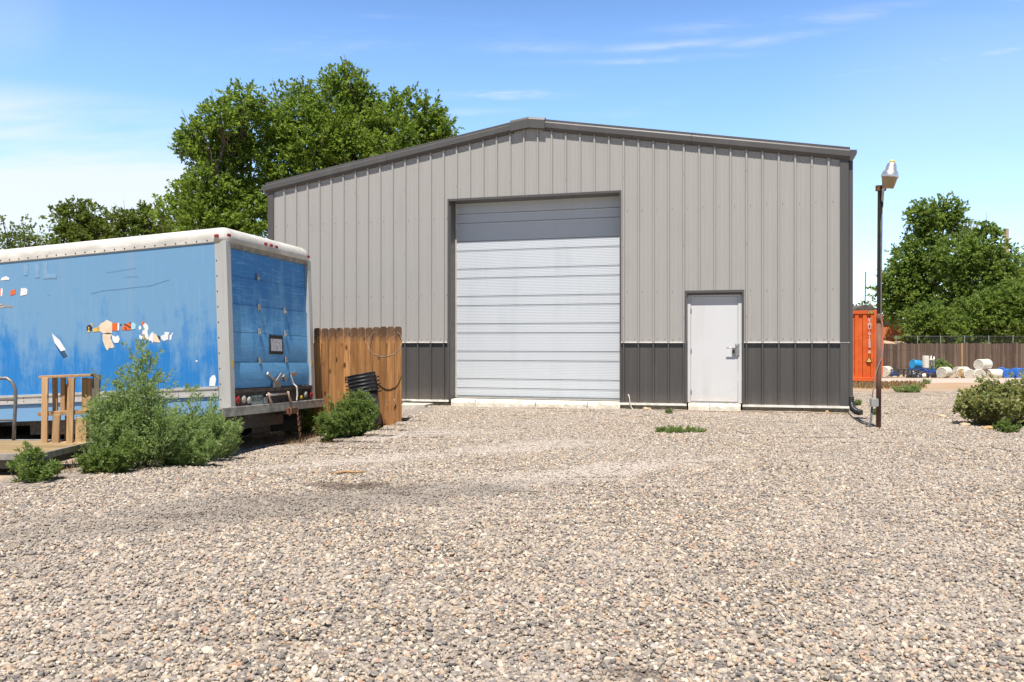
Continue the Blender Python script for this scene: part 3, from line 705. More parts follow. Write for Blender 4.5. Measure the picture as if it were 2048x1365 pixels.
# base strip and stem wall
for a, b in ((0.0, O0 - .01), (O1 + .01, D0 - .01), (D1 + .01, BW + .01)):
    mb = MB(); za, zb2 = zbase(a), zbase(b)
    mb.add([(a, -.05, za - .045), (b, -.05, zb2 - .045), (b, .05, zb2 - .045), (a, .05, za - .045), (a, -.04, za - .002), (b, -.04, zb2 - .002), (b, .05, zb2 - .002), (a, .05, za - .002)],
           ((0,3,2,1),(4,5,6,7),(0,1,5,4),(1,2,6,5),(2,3,7,6),(3,0,4,7))); mb.build('base_strip', M['white_strip'], bld)
    mb = MB(); mb.box((a, -.015, -.3), (b, .06, min(za, zb2) - .047)); mb.build('sill_board', M['sill_board'], bld)
def broken_block(t0, t1, ztop, zbot, parts):
    mb = MB(); cuts = [t0] + sorted(parts) + [t1]
    for a, b in zip(cuts, cuts[1:]):
        n = max(3, int((b - a) / .07)); top, mid = [], []
        for i in range(n + 1):
            t = a + .006 + (b - a - .012) * i / n
            top.append((t, -.055 + random.uniform(-.012, .008), ztop - abs(random.gauss(0, .006)))); mid.append((t, -.085 + random.uniform(-.025, .015), ztop - .06 + random.uniform(-.03, .02)))
        for i in range(n):
            a0, a1, m0, m1 = top[i], top[i+1], mid[i], mid[i+1]
            mb.add([a0, a1, m1, m0, (m0[0], m0[1] - .005, zbot), (m1[0], m1[1] - .005, zbot), (a0[0], .2, ztop), (a1[0], .2, ztop)], [(3, 2, 1, 0), (4, 5, 2, 3), (0, 1, 7, 6)])
        mb.add([top[0], mid[0], (mid[0][0], mid[0][1], zbot), (mid[0][0], .2, zbot), (mid[0][0], .2, ztop)], [(0, 1, 2, 3, 4)])
        mb.add([top[-1], mid[-1], (mid[-1][0], mid[-1][1], zbot), (mid[-1][0], .2, zbot), (mid[-1][0], .2, ztop)], [(4, 3, 2, 1, 0)])
    return mb
broken_block(O0 + .05, O1 + .02, OFLOOR - .012, -.25, [T(953), T(1073), T(1176)]).build('door_sill', M['plaster'], bld)
broken_block(D0 + .02, D1 - .02, DFLOOR - .010, -.25, [T(1420)]).build('door_sill', M['plaster'], bld)
# roller door: folded sections, recessed in a charcoal opening
rd_ = MB(); REC = 0.35; w0, w1 = O0 + .032, O1 - .01
prof = [(0, 0)]; zc = OFLOOR
sec = (OZ + .12 - OFLOOR) / 7.05
pts = []; k = 0; z = OFLOOR + .035
pts = [(OFLOOR, .022), (OFLOOR + .033, .022), (OFLOOR + .034, .0)]
grooves = []
zz_ = OFLOOR + .215
i = 0
while zz_ < OZ + .1:
    grooves.append(zz_); zz_ += .205 if i % 2 == 0 else .405; i += 1
marks = []
for a, b in zip([OFLOOR + .036] + grooves, grooves + [OZ + .14]):
    z = a + .016; n = int((b - a - .03) / .034)
    pts += [(a + .004, .030), (a + .012, .006), (a + .016, .0)]
    for j in range(n):
        zj = a + .022 + j * (b - a - .030) / max(n, 1); pts += [(zj, 0.0), (zj + .004, .0016), (zj + .010, .0016), (zj + .014, 0.0)]
    pts += [(b - .006, -.004), (b - .001, -.004), (b, .030)]
pts = [p for p in pts if p[0] < OZ + .15]
vs = [(t, REC + d, z) for t in (w0, w1) for z, d in pts]; n = len(pts)
rd_.add(vs, [(i, i + n, i + n + 1, i + 1) for i in range(n - 1)])
rd_.build('roll_up_door', M['roll_white'], bld)
mb = MB(); mb.box((O0 + .020, REC - .035, OFLOOR), (O0 + .042, REC + .03, OZ)); mb.box((w0, REC - .012, OFLOOR - .01), (w1, REC + .02, OFLOOR + .012)); mb.build('weather_seal', M['seal'], bld)
mb = MB()
mb.box((O0 - .04, -.040, zbase(O0)), (O0 - .002, .0, OZ + .045)); mb.box((O1 + .002, -.040, zbase(O1)), (O1 + .034, .0, OZ + .045))
mb.box((O0 - .002, -.040, OZ - .002), (O1 + .002, .0, OZ + .045))
mb.box((O0 - .01, .001, zbase(O0)), (O0 + .018, REC + .15, OZ)); mb.box((O1 - .002, .001, zbase(O1)), (O1 + .06, REC + .15, OZ)); mb.box((O0 + .018, .001, OZ - .004), (O1 - .002, REC + .2, OZ + .06))
mb.build('door_opening_trim', M['charcoal_trim'], bld)
mb = MB(); mb.box((O0 + .055, REC + .06, OFLOOR - .02), (O1, REC + .5, OFLOOR - .014)); mb.build('floor_slab', M['concrete'], bld)
# man door
S0, S1 = T(1381.5), T(1475.5); SZ = Z(T(1430), 593.5); DR = .10
mb = MB(); mb.box((D0 - .045, -.042, zbase(D0)), (D0 - .006, .0, DZ + .05)); mb.box((D1 + .006, -.042, zbase(D1)), (D1 + .04, .0, DZ + .05)); mb.box((D0 - .006, -.042, DZ + .004), (D1 + .006, .0, DZ + .05))
mb.box((D0 - .03, .001, zbase(D0)), (D0 + .002, DR + .05, DZ)); mb.box((D1 - .002, .001, zbase(D1)), (D1 + .03, DR + .05, DZ)); mb.box((D0 + .002, .001, DZ - .035), (D1 - .002, DR + .05, DZ + .03))
mb.build('door_opening_trim', M['charcoal_trim'], bld)
mb = MB(); mb.box((D0 + .004, DR - .045, DFLOOR), (S0 - .005, DR + .05, DZ - .037)); mb.box((S1 + .005, DR - .045, DFLOOR), (D1 - .004, DR + .05, DZ - .037)); mb.box((S0 - .005, DR - .045, SZ + .006), (S1 + .005, DR + .05, DZ - .037))
mb.build('door_frame', M['door_white'], bld, .003)
mb = MB(); mb.box((S0, DR - .030, DFLOOR + .022), (S1, DR + .015, SZ)); sl = mb.build('entry_door', M['door_white'], bld, .002)
mb = MB(); mb.box((S0, DR - .024, DFLOOR), (S1, DR + .02, DFLOOR + .019)); mb.box((D0 + .01, DR - .06, DFLOOR - .008), (D1 - .01, DR + .05, DFLOOR - .001)); mb.build('threshold', M['steel'], bld)
for py in (622, 703, 785):
    zc = Z(S0, py); mb = MB(); mb.tube([(S0 - .003, DR - .040, zc - .052), (S0 - .003, DR - .040, zc + .052)], .0075, 8); mb.box((S0 - .001, DR - .034, zc - .05), (S0 + .012, DR - .0305, zc + .05)); mb.build('hinge', M['dark_steel'], sl)
# lock: knob plate, lever, hasp with padlock box, strike guard
tl = T(1467.5); zl = Z(tl, 702)
mb = MB(); mb.box((tl - .035, DR - .075, zl - .065), (tl + .035, DR - .031, zl + .045)); mb.lathe([(.030, 0), (.030, .02), (.018, .03), (.018, .05)], 16, 0, Matrix.Translation((tl, DR - .07, zl + .05)) @ Matrix.Rotation(R(90), 4, 'X')); mb.build('lock_box', M['steel'], sl, .008)
mb = MB(); mb.box((tl - .024, DR - .084, zl - .055), (tl + .024, DR - .076, zl + .012)); mb.build('keyhole', M['dark_steel'], sl)
mb = MB(); mb.tube([(tl, DR - .08, zl + .055), (tl - .02, DR - .12, zl + .055), (tl - .14, DR - .12, zl + .055)], .011, 10); mb.build('door_lever', M['steel'], sl)
tp = T(1473.5); mb = MB(); mb.box((tp - .030, DR - .062, zl - .10), (tp + .050, DR - .047, zl + .15)); mb.lathe([(.026, 0), (.026, .012), (.02, .02)], 16, 0, Matrix.Translation((tp + .005, DR - .062, zl + .10)) @ Matrix.Rotation(R(90), 4, 'X')); mb.build('strike_guard', M['steel'], sl, .004)

# small things along the wall
def wallpt(px, py, out): t = T(px); p = BLD_L + _u * t + Vector((-math.sin(BLD_TH), -math.cos(BLD_TH), 0)) * out; return Vector((p.x, p.y, Z(t, py)))
mb = MB(); mb.tube([wallpt(1257, 789, .035), wallpt(1259, 793, .05), wallpt(1260.5, 805, .06), wallpt(1263, 814, .07), wallpt(1268, 819.5, .08), wallpt(1276, 821.5, .10)], .012, 8)
tag(mb.build('cable', M['strap']), 'pale cable bending from the wainscot to the gravel right of the roll-up door', 'cable')
mb = MB(); pp = []
for px in range(1340, 1700, 12):
    q = wallpt(px, 820, .16 + .02 * math.sin(px * .07)); q.z = gz(q.x, q.y) + .026 + .004 * math.sin(px * .2); pp.append(q)
mb.tube(pp, .012, 8); tag(mb.build('water_pipe', mottled('tan_poly_pipe', (.42, .32, .22), .6, .2)), 'thin tan pipe lying on the gravel along the wall under the grey door', 'pipe')
p0, p1, p2, p3 = wallpt(700, 806, .02), wallpt(868, 803, .02), wallpt(868, 803, .55), wallpt(700, 806, 1.3)
mb = MB(); mb.add([(p.x, p.y, h) for h in (-.1, .045) for p in (p0, p1, p2, p3)], ((0,1,2,3),(7,6,5,4),(4,5,1,0),(5,6,2,1),(6,7,3,2),(7,4,0,3)))
slab = mb.build('concrete_apron', M['concrete']); tag(slab, 'pale concrete slab at the foot of the wall beside the cedar panel', 'slab')
q = wallpt(811, 800, .42); mb = MB(); mb.box((q.x - .30, q.y - .05, .046), (q.x + .10, q.y + .05, .105), rot=Matrix.Rotation(R(-6), 3, 'Z')); tag(mb.build('brick', mottled('red_brick', (.30, .15, .12), .9, .3, 20, bump=.4), bevel=.006), 'dull red brick on the concrete slab next to the cedar panel', 'brick')
mb = MB(); mb.tube([Vector((q.x - .35, q.y + .02, .14)), Vector((q.x + .12, q.y + .25, .10)), Vector((q.x + .42, q.y + .40, .062))], .013, 7); tag(mb.build('metal_rod', M['steel']), 'thin grey rod leaning over the brick on the concrete slab', 'rod')
def rock(label, p, r_, mat, sq=.6, group=None):
    b = bmesh.new(); bmesh.ops.create_icosphere(b, subdivisions=3, radius=1)
    ph = [random.uniform(0, 9) for _ in range(3)]
    for v in b.verts:
        n_ = 1 + .16 * math.sin(v.co.x * 3 + ph[0]) * math.sin(v.co.y * 2.6 + ph[1]) + .10 * math.sin(v.co.z * 5 + v.co.x * 4 + ph[2]) + random.uniform(-.03, .03)
        v.co = Vector((v.co.x * r_, v.co.y * r_ * .75, v.co.z * r_ * sq)) * n_
    me = bpy.data.meshes.new('rock'); b.to_mesh(me); b.free(); me.materials.append(mat)
    for f in me.polygons: f.use_smooth = True
    o = bpy.data.objects.new('rock', me); col.objects.link(o); o.location = (p[0], p[1], gz(p[0], p[1]) + r_ * sq * .45); o.rotation_euler[2] = random.uniform(0, 6)
    return tag(o, label, 'rock', group)
M['stone_tan'] = mottled('tan_stone', (.50, .38, .25), .9, .3, 9, bump=.5, bscale=20)
M['stone_orange'] = mottled('orange_stone', (.48, .30, .15), .9, .3, 9, bump=.5, bscale=20)
q = wallpt(1297, 820, .22); rock('tan fist-sized rock at the wall foot between roll-up door and grey door', q, .09, M['stone_tan'])
q = wallpt(1653, 824, .14); rock('small orange rock at the wall foot near the right corner trim', q, .055, M['stone_orange'], .9)

# ------------------------------------------------------------------ box truck
yw, pt, rl = R(164.95), R(-2.97), R(-1.38)
TF = Vector((math.cos(pt) * math.cos(yw), math.cos(pt) * math.sin(yw), math.sin(pt)))
_l = Vector((0, 0, 1)).cross(TF).normalized(); _uu = TF.cross(_l)
TR = (-_l) * math.cos(rl) + _uu * math.sin(rl); TU = TR.cross(TF)
TP = Vector((-4.018, 11.583, CAM_H - 0.94))
truck = thing('box_truck', 'old blue moving truck box with white rounded roof, peeling stickers and low step bumper', 'truck')
truck.matrix_world = Matrix.Translation(TP) @ Matrix((TF, -TR, TU)).transposed().to_4x4()
def _ray(px, py): return Vector(((px - 1024) / F_PX, 1, (HOR - py) / F_PX))
def tr_side(px, py, out=0.0):          # local point on the camera-facing side of the box
    d = _ray(px, py); o = Vector((0, 0, CAM_H)) - TP; t = (-out - o.dot(TR)) / d.dot(TR); p = o + d * t
    return Vector((p.dot(TF), -p.dot(TR), p.dot(TU)))
def tr_rear(px, py, dep=0.0):          # local point on the rear, dep metres inside
    d = _ray(px, py); o = Vector((0, 0, CAM_H)) - TP; t = (dep - o.dot(TF)) / d.dot(TF); p = o + d * t
    return Vector((p.dot(TF), -p.dot(TR), p.dot(TU)))
TW, TH, TL = 2.44, 2.412, 7.4
# faded paint, deep blue where the weather spared the side; rear door paler towards its bottom
def truck_paint(name, deep, faded, dirt, side=True):
    t = NT(name); sx, sy, sz = t.sep()
    ux = sx if side else sy
    run = t.noise(3.6 if side else 6, 7, 0.66, (1, 1, 0.20)); blot = t.noise(1.5, 7, 0.66, loc=(3, 1, 2)); thin = t.noise(30, 5, 0.7, (1, 1, 0.05))
    hgt = t.ramp(sz, 0.4, 2.2, -0.09, 0.19) if side else t.ramp(sz, 0.3, 2.3, 0.10, -0.10)
    f = t.math('ADD', t.math('ADD', t.math('MULTIPLY', run, 0.58), t.math('MULTIPLY', blot, 0.52)), hgt)
    k = t.mix(t.ramp(f, 0.44, 0.64), deep, faded)
    k = t.mix(t.ramp(thin, 0.50, 0.80, 0.0, 0.35), k, tuple(min(1, x * 1.35 + 0.03) for x in faded))
    if side:
        k = t.mix(t.ramp(sz, 0.13, 0.16, 0.8, 0.0), k, (0.20, 0.36, 0.54))
        k = t.mix(t.math('MULTIPLY', t.ramp(t.noise(1.7, 3, 0.5, (1, 1, 0.02), loc=(5, 0, 0)), 0.55, 0.72), t.ramp(sz, 0.9, 2.4, 0.0, 0.55)), k, dirt)
        k = t.mix(t.ramp(t.noise(55, 2, 0.5), 0.68, 0.74, 0.0, 0.55), k, tuple(x * 0.55 for x in deep))
        sc1 = t.noise(3.0, 5, 0.6, (1, 1, 14), loc=(1.2, 4, 7), dist=0.8)
        k = t.mix(t.ramp(sc1, 0.725, 0.745, 0.0, 0.7), k, (0.05, 0.10, 0.17))
    else:
        br = t.noise(7, 6, 0.7, (1, 0.35, 3.2), dist=1.2)
        k = t.mix(t.ramp(br, 0.50, 0.72, 0.0, 0.6), k, tuple(min(1, x * 1.5 + .05) for x in faded))
    k = t.mix(t.ramp(t.noise(24, 5, 0.75), 0.705, 0.76), k, (0.62, 0.66, 0.68))
    t.bump(t.noise(2.0, 3, 0.5), 0.12, 0.02)
    return t.fin(k, 0.58, 0.0, 0.3)
M['blue_side'] = truck_paint('weathered_blue_side', (0.018, 0.185, 0.50), (0.150, 0.310, 0.495), (0.26, 0.33, 0.39))
M['blue_door'] = truck_paint('brushed_blue_door', (0.050, 0.245, 0.57), (0.14, 0.39, 0.68), (0.2, 0.3, 0.4), False)
sb = tr_side(33, 843.6).z
mb = MB(); mb.box((.19, -.045, sb), (TL, -.004, TH)); mb.build('side_panel', M['blue_side'], truck)
mb = MB(); mb.box((.19, -TW + .004, sb), (TL, -TW + .045, TH)); mb.box((TL - .045, -TW + .046, sb), (TL, -.046, TH)); mb.build('side_panel', M['blue_side'], truck)
# roof: moulded cap rounded on every side, with a screwed flange
b = bmesh.new(); bmesh.ops.create_cube(b, size=1)
for v in b.verts: v.co = Vector(((v.co.x + .5) * (TL + .015) - .015, (v.co.y - .5) * (TW + .02) + .01, (v.co.z + .5) * .235 + TH - .02))
te = [e for e in b.edges if all(v.co.z > TH + .1 for v in e.verts)]; ve = [e for e in b.edges if abs(e.verts[0].co.z - e.verts[1].co.z) > .1]
bmesh.ops.bevel(b, geom=te + ve, offset=.155, segments=7, profile=.5, affect='EDGES', clamp_overlap=True)
me = bpy.data.meshes.new('roof'); b.to_mesh(me); b.free()
for p in me.polygons: p.use_smooth = True
me.materials.append(M['fibreglass']); ro = bpy.data.objects.new('roof', me); col.objects.link(ro); ro.parent = truck
mb = MB(); mb.box((.19, .000, TH - .012), (TL, .014, TH + .060))
i = 0
x = .30
while x < TL:
    mb.lathe([(.012, 0), (.010, .006), (.003, .009)], 7, 1, Matrix.Translation((x, .014, TH + .016)) @ Matrix.Rotation(R(-90), 4, 'X'), True); x += .178
mb.build('roof_flange', [M['fibreglass'], M['dark_steel']], truck)
# rear posts
def post(b0, sgn):
    mb = MB(); y0 = -b0
    poly = [(-.005, 0), (.20, 0)]
    mb.box((.0, y0 - .11 if sgn > 0 else y0, 0), (.19, y0 if sgn > 0 else y0 + .11, TH - .01))
    ys = y0 + .004 if sgn > 0 else y0 - .004
    z = .12
    while z < TH - .1:
        mb.lathe([(.011, 0), (.009, .006), (.003, .008)], 7, 1, Matrix.Translation((.165, y0, z)) @ Matrix.Rotation(R(-90 if sgn > 0 else 90), 4, 'X'), True); z += .223
    return mb
p1 = post(0.0, 1); p1.box((-.004, -.105, .58), (-.0005, -.06, .68), 2); p1.build('corner_post', [M['alu'], M['dark_steel'], M['amber']], truck, .022, 3)
p2 = post(TW, -1); p2.box((-.004, -TW + .06, .58), (-.0005, -TW + .105, .68), 2); p2.build('corner_post', [M['alu'], M['dark_steel'], M['amber']], truck, .022, 3)
# header, sill, rear door of five hinged panels
DT, DB_ = tr_rear(457, 494, .0).z, tr_rear(467, 778, .0).z
mb = MB(); mb.box((.01, -TW + .11, DT), (.16, -.11, TH - .018)); y = -.2
while y > -TW + .15:
    mb.lathe([(.010, 0), (.004, .007)], 6, 1, Matrix.Translation((.01, y, TH - .07)) @ Matrix.Rotation(R(-90), 4, 'Y'), True); y -= .19
mb.build('door_header', [M['header_tan'], M['dark_steel']], truck)
lines = [DT + .02, tr_rear(458, 552, .1).z, tr_rear(460, 608.5, .1).z, tr_rear(461, 664.7, .1).z, tr_rear(464, 725.6, .1).z, DB_]
rdm = bpy.data.objects.new('roll_door', None)
mb = MB()
for k, (a, b_) in enumerate(zip(lines, lines[1:])):
    bow = (.0, .006, -.004, .008, .012)[k]; n = 8
    for j in range(n):                     # each panel slightly bowed by years of knocks
        u0, u1 = j / n, (j + 1) / n; f = lambda u: .10 - bow * math.sin(math.pi * u) - (.010 if k in (2, 4) else 0) + .012 * u
        za, zb2 = a + (b_ - a) * u0, a + (b_ - a) * u1
        za -= .003 if j == 0 else 0; zb2 += .003 if j == n - 1 else 0
        mb.add([(f(u0), -.112, za), (f(u1), -.112, zb2), (f(u1), -TW + .112, zb2), (f(u0), -TW + .112, za)], [(0, 1, 2, 3)], 0, False)
    mb.add([(.125, -.112, b_ + .006), (.125, -.112, b_ - .006), (.125, -TW + .112, b_ - .006), (.125, -TW + .112, b_ + .006)], [(0, 1, 2, 3)], 1)
door = mb.build('roll_door', [M['blue_door'], M['dark_steel']], truck)
def rpt(px, py, dep=.085): return tr_rear(px, py, dep)
mb = MB(); q = rpt(534.5, 709); q2 = rpt(560, 672); zc = (q.z + q2.z) / 2
for (a, b_, mi) in (((.080, q2.y, min(q.z, q2.z)), (.086, q.y, max(q.z, q2.z)), 0),): mb.box(a, b_, mi)
mb.box((.077, q2.y + .035, q.z + .05), (.0795, q.y - .035, q2.z - .06), 1); mb.build('notice_frame', [M['black_tape'], M['paper']], door)
for px, py in ((510.5, 555), (513, 616), (513.5, 664), (565, 668), (564.5, 622), (514, 722), (567, 720)):
    q = rpt(px, py); mb = MB(); mb.box((.072, q.y - .022, q.z - .05), (.088, q.y + .022, q.z + .05)); mb.tube([(.07, q.y, q.z - .03), (.055, q.y, q.z - .03)], .014, 8); mb.build('hinge', M['alu_dirty'], door)
door.location.x = -.045
# latch levers and the strap
mb = MB()
def lever(pts, w, h, m=0):
    for a, b_ in zip(pts, pts[1:]): mb.bar(rpt(*a), rpt(*b_), w, h, m, up=(1, 0, 0))
lever([(529, 747, .05), (547, 765, .05)], .045, .025); lever([(546, 766, .05), (558, 748, .045)], .05, .022); lever([(541, 771, .06), (556, 771, .06)], .10, .03); lever([(556, 747, .05), (558, 760, .05)], .035, .02)
mb.build('door_latch', M['steel'], door, .006); mb = MB(); lever([(562, 751, .06), (567, 762, .06)], .06, .03); mb.build('door_latch', M['steel'], door, .006); mb = MB(); lever([(576, 749, .06), (588, 748, .06)], .05, .03)
mb.build('door_latch', M['steel'], door, .006)
mb = MB(); lever([(577, 752, .03), (582, 768, .02), (589, 775, -.02), (590, 790, -.04), (588.5, 802, -.08)], .03, .008); mb.build('pull_strap', M['strap'], door)
# dark sill with lamps
mb = MB(); mb.box((-.005, -TW + .10, .20), (.13, -.10, DB_ - .012)); mb.box((.03, -TW + .10, -.06), (.14, -.10, .20)); mb.build('sill', M['rust'] if False else mottled('rusty_dark_sill', (.075, .06, .052), .8, .45, 9, bump=.3), truck)
for px, py, r_, mt in ((473, 800, .062, 'red_lens'), (485, 799, .058, 'white_lens'), (495.5, 800.5, .055, 'white_lens'), (620, 790, .055, 'red_lens'), (609, 789, .05, 'white_lens'), (600.5, 795, .032, 'amber')):
    q = rpt(px, py, .03); mb = MB(); mb.lathe([(r_, 0), (r_, .02), (r_ * .85, .032), (r_ * .3, .038)], 16, 0, Matrix.Translation((.03, q.y, max(q.z, .065))) @ Matrix.Rotation(R(-90), 4, 'Y')); mb.build('tail_light', M[mt], truck)
def text_mesh(s, size, mat, ext=.001):
    cu = bpy.data.curves.new('lettering', 'FONT'); cu.body = s; cu.size = size; cu.align_x = 'CENTER'; cu.align_y = 'CENTER'; cu.extrude = ext; cu.resolution_u = 3
    o = bpy.data.objects.new('lettering', cu); col.objects.link(o); bpy.context.view_layer.update()
    me = bpy.data.meshes.new_from_object(o.evaluated_get(bpy.context.evaluated_depsgraph_get())); bpy.data.objects.remove(o); bpy.data.curves.remove(cu)
    me.materials.clear(); me.materials.append(mat); return me
def lettering(s, size, mat, parent, mtx, name='lettering'):
    o = bpy.data.objects.new(name, text_mesh(s, size, mat)); col.objects.link(o); o.parent = parent; o.matrix_local = mtx; return o
q, q2 = rpt(501.5, 810, .02), rpt(526, 790, .02)
mb = MB(); zc = (q.z + q2.z) / 2 + .005; yc = (q.y + q2.y) / 2
mb.box((.017, yc - .155, zc - .078), (.021, yc + .155, zc + .078))
pl = mb.build('license_plate', mottled('faded_plate', (.36, .41, .39), .6, .2, 25), truck)
MX = Matrix(((0, 0, -1, .0155), (-1, 0, 0, yc), (0, 1, 0, zc), (0, 0, 0, 1)))
dgreen = mottled('plate_green', (.03, .065, .055), .6, .2)
lettering('083\u00b7ZDM', .082, dgreen, pl, MX)
mb = MB(); zt = zc + .078                     # the mountain line along the plate's top edge
pk = [(-.15, .0), (-.11, .018), (-.07, .006), (-.03, .026), (.02, .008), (.06, .024), (.10, .012), (.15, .002)]
mb.add([(.0165, yc - x, zt - .032 + z) for x, z in pk] + [(.0165, yc - x, zt) for x, z in reversed(pk)], [tuple(range(16))]); mb.build('mountain_mark', dgreen, pl)
q = rpt(531, 800, .02); mb = MB(); mb.box((.02, q.y - .06, q.z - .05), (.03, q.y + .05, q.z + .04)); mb.build('paper_tag', M['paper'], truck)
# ramp handle with two rope loops
a, b_ = rpt(536, 791, -.02), rpt(576, 788, -.02); mb = MB(); mb.tube([a, b_], .018, 10); mb.tube([a, a + Vector((.06, 0, 0))], .016, 8); mb.tube([b_, b_ + Vector((.06, 0, 0))], .016, 8); mb.build('ramp_handle', M['steel'], truck)
for px, py in ((538, 789), (577, 786)):
    q = rpt(px, py, -.045); mb = MB(); mb.tube([q + Vector((0, dy, dz)) for dy, dz in ((.02, .02), (-.02, -.06), (-.075, -.14), (-.06, -.16), (-.03, -.12), (-.005, -.04), (.0, .02))], .013, 7); mb.build('rope_loop', M['pinkrope'], truck)
# step bumper, chain, mud flap
bl, br_ = tr_rear(444, 815, -.02), tr_rear(648, 800.5, -.02)
mb = MB(); bt = .0
mb.box((-.03, br_.y, -.128), (-.012, bl.y, -.004)); mb.box((-.012, br_.y, -.022), (.16, bl.y, -.0025))
for k in range(46):
    y = bl.y + (br_.y - bl.y) * (k + .5) / 46; mb.box((-.034, y - .012, -.003), (.02, y + .012, .006))
mb.build('step_bumper', M['alu_dirty'], truck, .004)
q = tr_rear(583, 822, -.05); mb = MB(); mb.box((-.075, q.y - .16, q.z - .05), (-.031, q.y + .13, q.z + .05)); mb.tube([(-.06, q.y + .10, q.z + .06), (-.10, q.y + .10, q.z + .03), (-.10, q.y + .10, q.z - .04), (-.06, q.y + .10, q.z - .07)], .018, 8); mb.build('tow_hook', M['rust'], truck, .01)
mb = MB(); p = Vector((-.085, q.y - .13, q.z - .03))
for k in range(11):
    c = p - Vector((0, .012 * k * .5, .045 * k)); ax = Vector((0, 1, 0)) if k % 2 else Vector((1, 0, 0)); pts = []
    for j in range(9): a_ = 2 * math.pi * j / 8; pts.append(c + ax * .016 * math.cos(a_) + Vector((0, 0, .032 * math.sin(a_))))
    mb.tube(pts, .008, 5, cap=False)
mb.build('chain', M['rust'], truck)
q, q2 = tr_rear(504, 834, .55), tr_rear(541, 862, .55); mb = MB(); mb.box((.55, q2.y, q2.z), (.562, q.y, q.z + .25)); mb.build('mud_flap', M['flap'], truck, .004)
# rails on the side
z0, z1 = tr_side(433.7, 773.3).z, tr_side(433.7, 793.8).z
mb = MB(); mb.box((.192, -.004, z1), (TL, .012, z0)); mb.box((.192, .012, z0 - .035), (TL, .026, z0 - .004)); mb.box((.192, .012, z1 + .004), (TL, .026, z1 + .028))
for r_ in (z0 - .055, z1 + .045):
    x = .24
    while x < TL: mb.lathe([(.010, 0), (.004, .007)], 6, 1, Matrix.Translation((x, .012, r_)) @ Matrix.Rotation(R(-90), 4, 'X')); x += .31
mb.build('rub_rail', [M['alu'], M['dark_steel']], truck)
# marker lamps
for px, py, dep in ((433, 472, None), (457, 471, -.004), (530.5, 488.5, -.004), (541.5, 491.5, -.004), (552, 494.5, -.004), (616, 514, -.004)):
    mb = MB()
    if dep is None: q = tr_side(px, py, .016); mb.box((q.x - .035, .008, q.z - .022), (q.x + .035, .030, q.z + .022))
    else: q = tr_rear(px, py, -.012); mb.box((-.034, q.y - .036, q.z - .022), (-.008, q.y + .036, q.z + .022))
    mb.build('marker_light', M['red_lens'], truck, .008)
# chassis and wheels
mb = MB()
for y in (-.75, -TW + .75): mb.box((.15, y - .04, -.20), (TL + .3, y + .04, -.02))
for x in (.3, 1.4, 2.6, 3.9, 5.2): mb.box((x, -TW + .12, -.10), (x + .07, -.12, -.005))
mb.tube([(1.5, -.35, -.10), (1.5, -TW + .35, -.10)], .07, 10); mb.box((.19, -TW + .05, -.02), (TL, -.05, .03)); mb.build('chassis', M['dark_steel'], truck)
def wheel(x, y, dual):
    mb = MB(); r_ = .40; zc = -.21 if x < 3 else .02
    for dy in ((0, .27) if dual else (0,)):
        mt = Matrix.Translation((x, y + dy, zc)) @ Matrix.Rotation(R(90), 4, 'X')
        mb.lathe([(.20, -.11), (.33, -.115), (r_, -.085), (r_, .085), (.33, .115), (.20, .11)], 28, 0, mt)
    w = mb.build('wheel', M['rubber'], truck)
    mb = MB(); mb.lathe([(.02, -.03), (.12, -.02), (.19, -.08), (.205, -.10), (.205, .10), (.19, .08)], 24, 0, Matrix.Translation((x, y + (.0), zc)) @ Matrix.Rotation(R(90), 4, 'X')); mb.build('rim', M['alu_dirty'], w)
mb = MB(); mb.box((.3, -TW + .55, -.36), (4.2, -.62, -.105)); mb.box((.25, -TW + .05, -.52), (TL, -TW + .08, -.105)); mb.build('ramp_tunnel_and_shade_skirt', M['dark_steel'], truck, .01)  # ramp tunnel, plus an added far-side skirt that keeps light out below
mb = MB(); mb.box((2.3, -.55, -.34), (3.3, -.2, -.06)); mb.build('fuel_tank', M['dark_steel'], truck, .05, 4)
mb = MB(); mb.box((5.0, -TW + .2, -.30), (5.8, -.3, -.105)); mb.build('gearbox_housing', M['dark_steel'], truck, .05, 4)
wheel(1.5, -.42, True); wheel(1.5, -TW + .16, True); wheel(6.4, -.30, False); wheel(6.4, -TW + .30, False)
# remains of stickers on the side: each torn shape lies on the paint
cream = mottled('sticker_cream', (.74, .60, .44), .6, .12); orange = mottled('sticker_orange', (.70, .14, .025), .55, .15); whitep = mottled('sticker_white', (.76, .77, .76), .6, .12); black = mottled('sticker_black', (.03, .03, .03), .5, .2)
yellow = mottled('sticker_yellow', (.72, .48, .12), .6, .2); cyan = mottled('sticker_cyan', (.33, .62, .72), .6, .12); tanp = mottled('sticker_tan', (.55, .38, .20), .6, .2); ghost = mottled('ghost_lettering', (.190, .340, .505), .5, .14, 9)
SM = [cream, orange, whitep, black, yellow, cyan, tanp, ghost]
def decal(pts, mi, k=1):
    mb = MB()
    n = len(pts); P_ = [tr_side(x, y, .0) for x, y in pts]; o_ = .001 * k
    mb.add([(p.x, o_, p.z) for p in P_] + [(p.x, -.004, p.z) for p in P_], [tuple(range(n))] + [(i, i + n, (i+1) % n + n, (i+1) % n) for i in range(n)], 0); mb.build('ghost_letter' if mi == 7 else 'sticker_scrap', SM[mi], truck)
def zc_(x, y): return (160 + x / 7.314, 600 + y / 7.314)     # sketch coordinates of the torn stickers
def zd(pts, mi, k=1): decal([zc_(*p) for p in pts], mi, k)
zd([(95,400),(120,370),(165,370),(180,410),(165,450),(130,470),(100,450)], 3); zd([(110,455),(135,430),(150,470),(120,480)], 4, 2); zd([(118,415),(128,395),(140,410),(125,432)], 4, 2)
